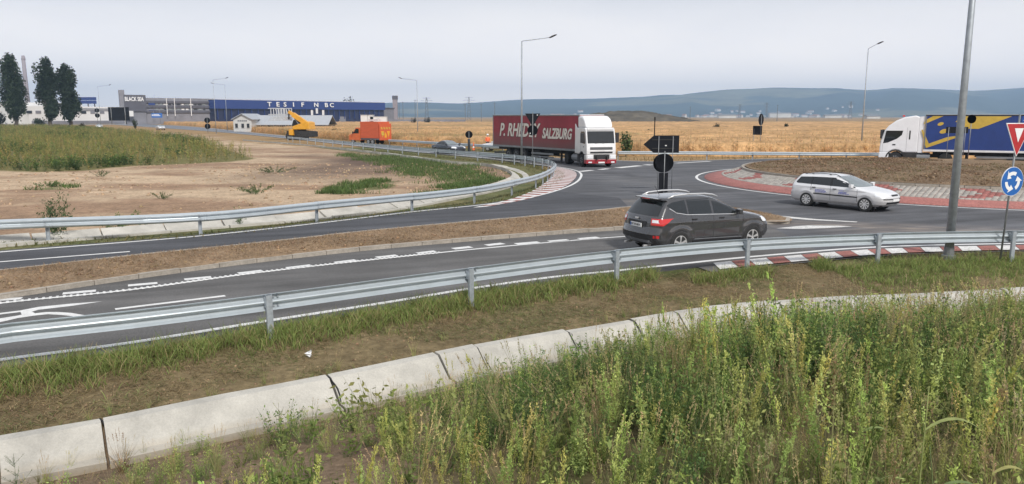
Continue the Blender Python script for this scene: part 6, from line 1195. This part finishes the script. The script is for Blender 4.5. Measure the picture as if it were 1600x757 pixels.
def grassy(nb=26, c0=GREEN, c1=STRAW, w_=.012, heads=3):
    n = nb; P = np.c_[RNG.normal(0, .05, n), RNG.normal(0, .05, n), np.zeros(n)]; h_ = U(n, .5, 1.0); col = np.repeat(c0[None], n, 0) * (.7 + .6 * RNG.random((n, 1))); pr = [blades(P, h_, np.full(n, w_), h_ * U(n, .15, .7), col, col * .5 + c1 * .5)]
    A = np.c_[RNG.normal(0, .04, heads), RNG.normal(0, .04, heads), np.zeros(heads)]; B = A + np.c_[RNG.normal(0, .12, heads), RNG.normal(0, .12, heads), U(heads, .95, 1.25)]; pr.append(stem(A, B, .003, c1 * .8)); m_ = 22 * heads; ii = RNG.integers(0, heads, m_); f = (.82 + .18 * RNG.random(m_))[:, None]; P = A[ii] + (B - A)[ii] * f; pr.append(leafset(P, RNG.normal(size=(m_, 3)) * .5 + np.array((0, 0, 1.)), np.full(m_, .035), np.full(m_, .010), np.repeat(c1[None], m_, 0) * (.8 + .4 * RNG.random((m_, 1)))))
    return merge(pr)
def scatter(bag, protos, x, y, h, tint=.25, tilt=.13, zoff=-.03, zf=None):
    z = (terr(x, y) if zf is None else zf(x, y)) + zoff; n = len(x); which = RNG.integers(0, len(protos), n)
    for k, (V, T, C) in enumerate(protos):
        i = np.where(which == k)[0]; m_ = len(i)
        if not m_: continue
        a = RNG.random(m_) * 2 * PI; ca, sa = np.cos(a)[:, None], np.sin(a)[:, None]; s = h[i][:, None]; tx_, ty_ = RNG.normal(0, tilt, (m_, 1)), RNG.normal(0, tilt, (m_, 1)); vz = V[None, :, 2] * s
        wv = s * U(m_, .85, 1.2)[:, None]; X = (V[None, :, 0] * ca - V[None, :, 1] * sa) * wv + x[i][:, None] + tx_ * vz; Y = (V[None, :, 0] * sa + V[None, :, 1] * ca) * wv + y[i][:, None] + ty_ * vz
        W_ = np.stack([X, Y, vz + z[i][:, None]], -1).reshape(-1, 3); TT = (T[None] + (np.arange(m_) * len(V))[:, None, None]).reshape(-1, 3); CC = (C[None] * (1 + tint * 2 * (RNG.random((m_, 1, 1)) - .5)) * (1 + .2 * (RNG.random((m_, 1, 3)) - .5))).reshape(-1, 3); bag.add(W_, TT, CC)
YEL = np.array((.58, .53, .165)); OCH = np.array((.64, .48, .20))
pl_g = [plume(230, 8, GREEN * .7, LIME, .085, .032) for _ in range(4)]; pl_y = [plume(230, 7, GREEN * .9, YEL, .07, .03) for _ in range(4)]; pl_o = [plume(200, 7, LIME * .8, OCH, .075, .03) for _ in range(2)]
pl_g = pl_g[:2] + [spike(260, GREEN * .8, LIME) for _ in range(4)]; pl_y = pl_y[:1] + [spike(260, GREEN, YEL * .9 + LIME * .1) for _ in range(3)] + [spike(240, LIME * .7, LIME * 1.15) for _ in range(3)]; bu_d = [bushy(300, DKG, GREEN * .9) for _ in range(3)]; bu_l = [bushy(260, GREEN * .8, LIME, .06) for _ in range(3)]; gr_ = [grassy() for _ in range(3)] + [grassy(20, LIME * .6, STRAW, .01, 6) for _ in range(3)]
def back(x): return ditch_y(x) - 1.5          # where the weeds begin, seen from the drain
n = 3300; x = U(n, -6, 13); yb = np.where(x < 0, back(x) - .6 - .35 * np.clip(-x, 0, 4), back(x) - .1); y = 3.2 + (yb - 3.2) * (1 - RNG.random(n) ** 1.05); keep = (np.abs(x) < y * .72 + .9) & (y < yb)
bare = ((x < 1.2) & (y > yb - (1.9 - .9 * np.clip(x + 2, 0, 3) / 3))) | ((x < -1.6 + .0 * y) & (fbm(x, y, 1.5, 1) < np.where(y < 7.2, .40, .56))) | ((x > 7.6) & (y > 11.4) & (y < yb - .1) & (fbm(x, y, 1.6, 2) < .72)) | ((x > .5) & (y > yb - .8)); keep &= ~(bare & (RNG.random(n) < .93)); y0_ = y[keep]; x, y = x[keep], y[keep]; n = len(x)
sel = fbm(x, y, 1.8, 3) + .25 * (RNG.random(n) - .5) - .05 * (x < 3); h_ = U(n, .36, 1.16) * (.55 + .9 * fbm(x, y, 1.4, 5)) * np.where(x > 5, .86, 1.0) * np.clip(.66 + .1 * (x + 1), .5, 1.02) * np.clip(.48 + (yb[keep] - y0_) * .2, .46, 1) * np.where(y < 5.2, .72, 1)
dark = ((x - 5.2) ** 2 / 4 + (y - 10.8) ** 2 / 2.2 < 1); A_ = (sel < .27) | (dark & (RNG.random(n) < .8)); B_ = ~A_ & (sel < .46); C_ = ~A_ & ~B_ & (sel < .66); D_ = ~(A_ | B_ | C_)
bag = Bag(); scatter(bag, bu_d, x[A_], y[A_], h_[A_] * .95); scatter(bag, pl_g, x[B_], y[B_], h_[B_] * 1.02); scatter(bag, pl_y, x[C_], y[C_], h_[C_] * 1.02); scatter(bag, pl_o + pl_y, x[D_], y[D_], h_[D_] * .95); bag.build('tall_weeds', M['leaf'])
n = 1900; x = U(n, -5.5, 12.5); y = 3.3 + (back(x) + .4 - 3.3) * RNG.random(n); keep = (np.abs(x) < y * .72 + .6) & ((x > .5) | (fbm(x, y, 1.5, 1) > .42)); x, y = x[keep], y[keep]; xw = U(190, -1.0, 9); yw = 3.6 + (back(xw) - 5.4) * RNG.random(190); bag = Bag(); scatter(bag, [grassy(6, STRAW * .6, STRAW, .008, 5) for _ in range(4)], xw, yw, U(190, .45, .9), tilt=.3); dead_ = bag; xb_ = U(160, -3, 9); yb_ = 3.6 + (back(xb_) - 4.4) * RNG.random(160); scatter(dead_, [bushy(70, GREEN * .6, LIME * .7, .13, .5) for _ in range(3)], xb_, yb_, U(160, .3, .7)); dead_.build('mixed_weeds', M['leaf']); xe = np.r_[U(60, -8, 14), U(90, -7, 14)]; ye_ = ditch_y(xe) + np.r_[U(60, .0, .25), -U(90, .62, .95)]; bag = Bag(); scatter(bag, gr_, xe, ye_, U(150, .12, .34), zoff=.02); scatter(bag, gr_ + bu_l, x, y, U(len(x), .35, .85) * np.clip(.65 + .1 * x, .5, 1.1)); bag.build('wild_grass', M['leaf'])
n = 2600; x = U(n, -8, 14); y = ditch_y(x) - .75 - U(n, 0, 3.6); x, y = x, y; c = np.where((RNG.random(n) < .5)[:, None], jit((.17, .12, .06), n), jit((.09, .11, .04), n)); b = Bag(); b.add(*blades(pts3(x, y), U(n, .02, .14), U(n, .006, .011), U(n, .05, .2), c)); b.build('ground_litter', M['blade'])
# ---- single plants that stand apart
def plant(name, label, px, py, h, proto, cat='plant', z=None, wide=1.0, loc=None):
    q = loc if loc is not None else at(px, py, -.45 if z is None else z); V, T, C = proto; V = V * np.array((wide, wide, 1)) * h
    o = npmesh(name, V, T, C, M['leaf']); zz = float(terr(q[0], q[1])) if z is None else z; o.location = (q[0], q[1], zz - .03); o.rotation_euler = (0, 0, random.uniform(0, 6)); tag(o, label, cat); return o
plant('weed_bush', 'loose green bush with reddish stems against the drain by the broken joint', 440, 700, .62, merge([bushy(420, DKG, GREEN, .055, .5), plume(160, 10, np.array((.12, .09, .04)), LIME, .3)]), wide=1.1)
plant('weed_bush', 'slender silvery weed at the low corner of the drain beside the picture edge', 25, 752, .55, plume(260, 14, DKG, np.array((.17, .2, .10)), .32), wide=1.1)
plant('weed_clump', 'dry reddish grass clump over the second tarred drain joint', 190, 722, .5, grassy(40, np.array((.16, .12, .05)), np.array((.36, .22, .12)), .012, 7)); plant('weed_clump', 'green grass tuft growing in the drain joint below the rail post', 770, 588, .5, grassy(46, GREEN, LIME, .014, 5)); plant('weed_clump', 'dense dark grass clump hanging over the drain before the tall weeds', 1150, 520, .62, grassy(70, DKG, GREEN, .016, 6), wide=1.3)
plant('weed_clump', 'dark weed clump in front of the far end of the drain', 1470, 490, .6, bushy(460, DKG, GREEN, .06, .8), wide=1.3); plant('weed_clump', 'broad green weed clump at the drain end under the roundabout sign', 1560, 487, .62, bushy(460, DKG, GREEN, .06, .9), wide=1.4)
plant('weed_bush', 'wiry shrub poking above the bright railing at the bare lot edge', 90, 372, 1.45, merge([bushy(620, DKG, np.array((.10, .13, .06)), .07, .6), plume(130, 14, DKG, np.array((.09, .10, .05)), .5, .06)]), z=-.05, wide=.9); plant('weed_bush', 'small dark shrub rooted in the drain under the bright railing', 373, 352, .75, bushy(300, DKG, GREEN * .8, .07, .55), z=.0)
plant('weed_bush', 'low weeds on the bare lot behind the first rail posts', 190, 356, .55, merge([bushy(500, DKG, GREEN * .7, .11, 2.2), grassy(160, GREEN * .7, STRAW, .03, 6)]), z=-.05, wide=1.3); plant('weed_bush', 'flat green weed patch in the middle of the bare lot', 75, 292, .35, bushy(520, DKG, GREEN * .7, .22, 2.6), z=-.05); plant('weed_bush', 'dry grey-green tuft on the bare lot under the tall weeds', 158, 276, .5, bushy(420, DKG, np.array((.14, .14, .07)), .14, 1.6), z=-.05)
plant('weed_bush', 'scrubby weeds on the bare lot above the bright railing', 400, 302, .5, bushy(650, DKG, np.array((.13, .15, .06)), .16, 2.6), z=-.05); plant('weed_bush', 'weeds along the wheel tracks of the bare lot', 430, 270, .5, bushy(650, DKG, np.array((.14, .14, .07)), .17, 3.4), z=-.05); plant('weed_bush', 'thin pale weeds by the drain on the lot side', 255, 311, .4, bushy(460, DKG, np.array((.17, .18, .08)), .13, 2.2), z=-.05)
def stalk(label, px, d, h, lean, leaves, colr, head=False, w_=.009):
    """tall jointed grass stalk with long arching leaves"""
    q = at_d(px, 600, d); z0 = float(terr(q.x, q.y)); t = thing('grass_stalk', label, 'plant', (q.x, q.y, z0 - .03), 0); top = Vector((lean * h, .05, h)); P_ = [Vector((lean * h * f ** 1.5, .05 * f, h * f)) for f in np.linspace(0, 1, 8)]
    cm = mat('stalk_green', colr, var=.2, scale=8, rough=.7, spec=.2); MB().tube(P_, [w_ * (1 - .6 * f) for f in np.linspace(0, 1, 8)], 6).build('stem', cm, t, smooth=True)
    for f, a, L_, wd in leaves:
        b = Vector((lean * h * f ** 1.5, .05 * f, h * f)); V = []; d_ = Vector((math.cos(a), math.sin(a) * .5, 0)); k = 9
        for j in range(k):
            u = j / (k - 1); p = b + d_ * (L_ * u) + Vector((0, 0, L_ * (.75 * u - .85 * u * u))); ww = wd * math.sin(PI * min(1, .12 + u * .88)) + .001; up = Vector((-d_.y, d_.x, .4)).normalized(); V += [p - up * ww, p + Vector((0, 0, -.25 * ww)), p + up * ww]
        F_ = []
        for j in range(k - 1): F_ += [(j * 3, j * 3 + 1, j * 3 + 4, j * 3 + 3), (j * 3 + 1, j * 3 + 2, j * 3 + 5, j * 3 + 4)]
        MB().add(V, F_).build('leaf', cm, t, smooth=True)
    if head:
        n = 130; f = RNG.random(n); D = RNG.normal(size=(n, 3)) * .6 + np.array((0, 0, 1.)); P = np.array(top) + np.c_[np.zeros(n) + lean * .1 * f, np.zeros(n), (f - .75) * .32] + RNG.normal(0, .010, (n, 3)); npmesh('seed_head', *leafset(P, D, np.full(n, .03), np.full(n, .009), jit((.30, .22, .11), n, .3)), M['leaf'], t)
stalk('tall pale stalk with a long curved leaf standing above the weeds', 1452, 4.6, 1.45, .02, [(.80, .2, .42, .012), (.55, PI - .4, .3, .014), (.38, -.3, .38, .02), (.88, PI + .2, .2, .008)], (.22, .25, .09), w_=.008)
stalk('tall stalk with a brown seed head left of the curved leaf stalk', 1312, 5.0, 1.45, -.01, [(.3, .4, .3, .01), (.45, PI, .25, .008)], (.24, .24, .10), True, .006)
stalk('dark leaning stalk with a broad blade crossing the weeds', 1500, 4.3, 1.15, -.10, [(.45, .15, .42, .022), (.75, .1, .35, .010), (.6, PI - .2, .25, .012)], (.12, .16, .06), w_=.007)
stalk('thin yellow stalk with a feathery head close to the picture edge', 1566, 4.8, 1.25, .03, [(.4, PI, .3, .012), (.6, .2, .28, .012)], (.28, .27, .10), True, .005)
stalk('short straw-coloured stalk with a drooping head in the weeds', 1375, 4.4, .95, .16, [(.5, .3, .25, .01)], (.32, .26, .13), True, .005)
stalk('green stalk leaning over the dark drain weeds', 1345, 6.2, 1.2, .06, [(.5, .3, .35, .012), (.7, PI, .3, .010)], (.16, .2, .07), True, .005)
for k_, (px, py, hh) in enumerate([(742, 452, .28), (968, 425, .26), (410, 508, .3)]): plant('grass_tuft', ['bright grass tuft against the rail post in the middle of the near railing', 'grass tuft at the rail post below the SUV tail', 'grass tuft at the rail post beside the lane arrow'][k_], px, py, hh, grassy(34, GREEN * 1.1, LIME * 1.2, .02, 2), z=-.06)
# ---- the tall weeds on the rising ground beyond the bare lot
a = np.array([(p[0], p[1]) for p in WEEDS]); n = 60000; x = U(n, -190, -14); y = 50 + 250 * RNG.random(n) ** 1.3; px_ = CXP + F_PX * x / y; kp = in_poly(x, y, WEEDS) & (px_ > -40); x, y = x[kp], y[kp]
n = len(x); pw = [plume(34, 5, GREEN * .62, LIME * .42 + OCH * .22, .22, .12) for _ in range(3)] + [plume(30, 5, OCH * .5, YEL * .4 + OCH * .25, .2, .12) for _ in range(2)]; pd = [bushy(40, DKG * .7, GREEN * .6, .16, .5) for _ in range(3)]
k = fbm(x, y, 9, 2) + .25 * (RNG.random(n) - .5) ; h_ = U(n, .55, 1.4) * np.where(y < 75, .9, 1.05); s1 = k > .36; bag = Bag(); scatter(bag, pw, x[s1], y[s1], h_[s1], zf=lambda a, b: 0 * a - .06); scatter(bag, pd, x[~s1], y[~s1], h_[~s1], zf=lambda a, b: 0 * a - .06); bag.build('weed_field', M['leaf'])
# ---- dry corn: canopy sheet with rough top, standing stalks at its edges and through it
def fe(x): return np.interp(x, [-600, -150, -52, -18, -8, -2, 12, 26, 33, 70, 600], [1000, 352, 172, 112, 99, 93, 78, 76, 75, 70, 60])      # near edge of the crop
cxs = np.unique(np.r_[np.linspace(-420, -60, 130), np.linspace(-60, 90, 220), np.linspace(90, 640, 150)]); tt = np.r_[np.linspace(0, 60, 90), np.linspace(62, 520, 120)]
CX_, TT_ = np.meshgrid(cxs, tt); CY_ = fe(CX_) + TT_; lim = (CY_ < 400)
gap = (np.abs(CY_ - (200 + .02 * CX_)) < 3.5) & (CX_ > 8); base = 1.0 + .4 * fbm(CX_, CY_, 14, 2) + (fbm(CX_, CY_, 1.6, 1) - .5) * .55; CZ = np.where(TT_ < .3, -.05, base); CZ = np.where(gap, .1, CZ)
k = fbm(CX_, CY_, 30, 3)[..., None]; k2 = fbm(CX_, CY_, 3, 0)[..., None]; cc = np.array((.66, .41, .20)) * (.72 + .5 * k2) * (1 - .12 * k); streak = (np.clip((vnoise(CX_ * .15, CY_, 13, 1) - .62) * 4, 0, 1) * (CX_ < 20))[..., None]; cc = cc * (1 - .5 * streak) + np.array((.19, .175, .07)) * .5 * streak; cc = np.where(gap[..., None], np.array((.12, .11, .05)), cc)
cc = np.where(((CY_ < fe(CX_) + 40) & (CX_ < -10))[..., None], cc * np.array((1.0, .98, .95)), cc)
ii = np.arange(CX_.size).reshape(CX_.shape); Q = np.stack([ii[:-1, :-1], ii[:-1, 1:], ii[1:, 1:], ii[1:, :-1]], -1); ok = lim[:-1, :-1] & lim[1:, 1:] & lim[1:, :-1] & lim[:-1, 1:]; npmesh('cornfield', np.stack([CX_, CY_, CZ], -1), Q[ok], cc, M['corn'], kind='stuff', smooth=False, quads=True)
def cornstalk():
    n = 7; P = np.c_[np.zeros(n), np.zeros(n), U(n, .15, .8)]; h_ = U(n, .05, .30); col = np.array((.62, .41, .20)) * (.7 + .6 * RNG.random((n, 1))); return merge([blades(P, h_, np.full(n, .045), U(n, .18, .38), col, col * 1.15, 1.2), stem([(0, 0, 0)], [(0, 0, 1.)], .012, np.array((.52, .36, .19))), blades(np.tile((0, 0, .95), (4, 1)), U(4, .1, .2), np.full(4, .02), U(4, .02, .10), np.tile((.58, .42, .23), (4, 1)))])
cp = [cornstalk() for _ in range(6)]; n = 14000; x = U(n, -110, 62); t_ = RNG.random(n) ** 1.8 * 75; y = fe(x) + t_; px_ = CXP + F_PX * x / y; kp = (px_ > -30) & (px_ < 1640) & ~((np.abs(y - (200 + .02 * x)) < 3.5) & (x > 8)); x, y = x[kp], y[kp]; bag = Bag(); scatter(bag, cp, x, y, U(len(x), 1.05, 1.65), .2, .05, zf=lambda a, b: 0 * a - .06); bag.build('corn_stalks', M['leaf'])
# ================================================================== AIR
hz = bpy.data.materials.new('haze'); hz.use_nodes = True; nn = hz.node_tree.nodes; nn.clear(); o_ = nn.new('ShaderNodeOutputMaterial'); v_ = nn.new('ShaderNodeVolumePrincipled')
v_.inputs['Color'].default_value = (.52, .73, 1.0, 1); v_.inputs['Density'].default_value = HAZE; v_.inputs['Anisotropy'].default_value = 0.0; hz.node_tree.links.new(v_.outputs[0], o_.inputs['Volume'])
h0 = MB().box((0, 3200, 129), (22000, 6700, 262)).build('haze', hz); h0['kind'] = 'stuff'; h0.display_type = 'WIRE'
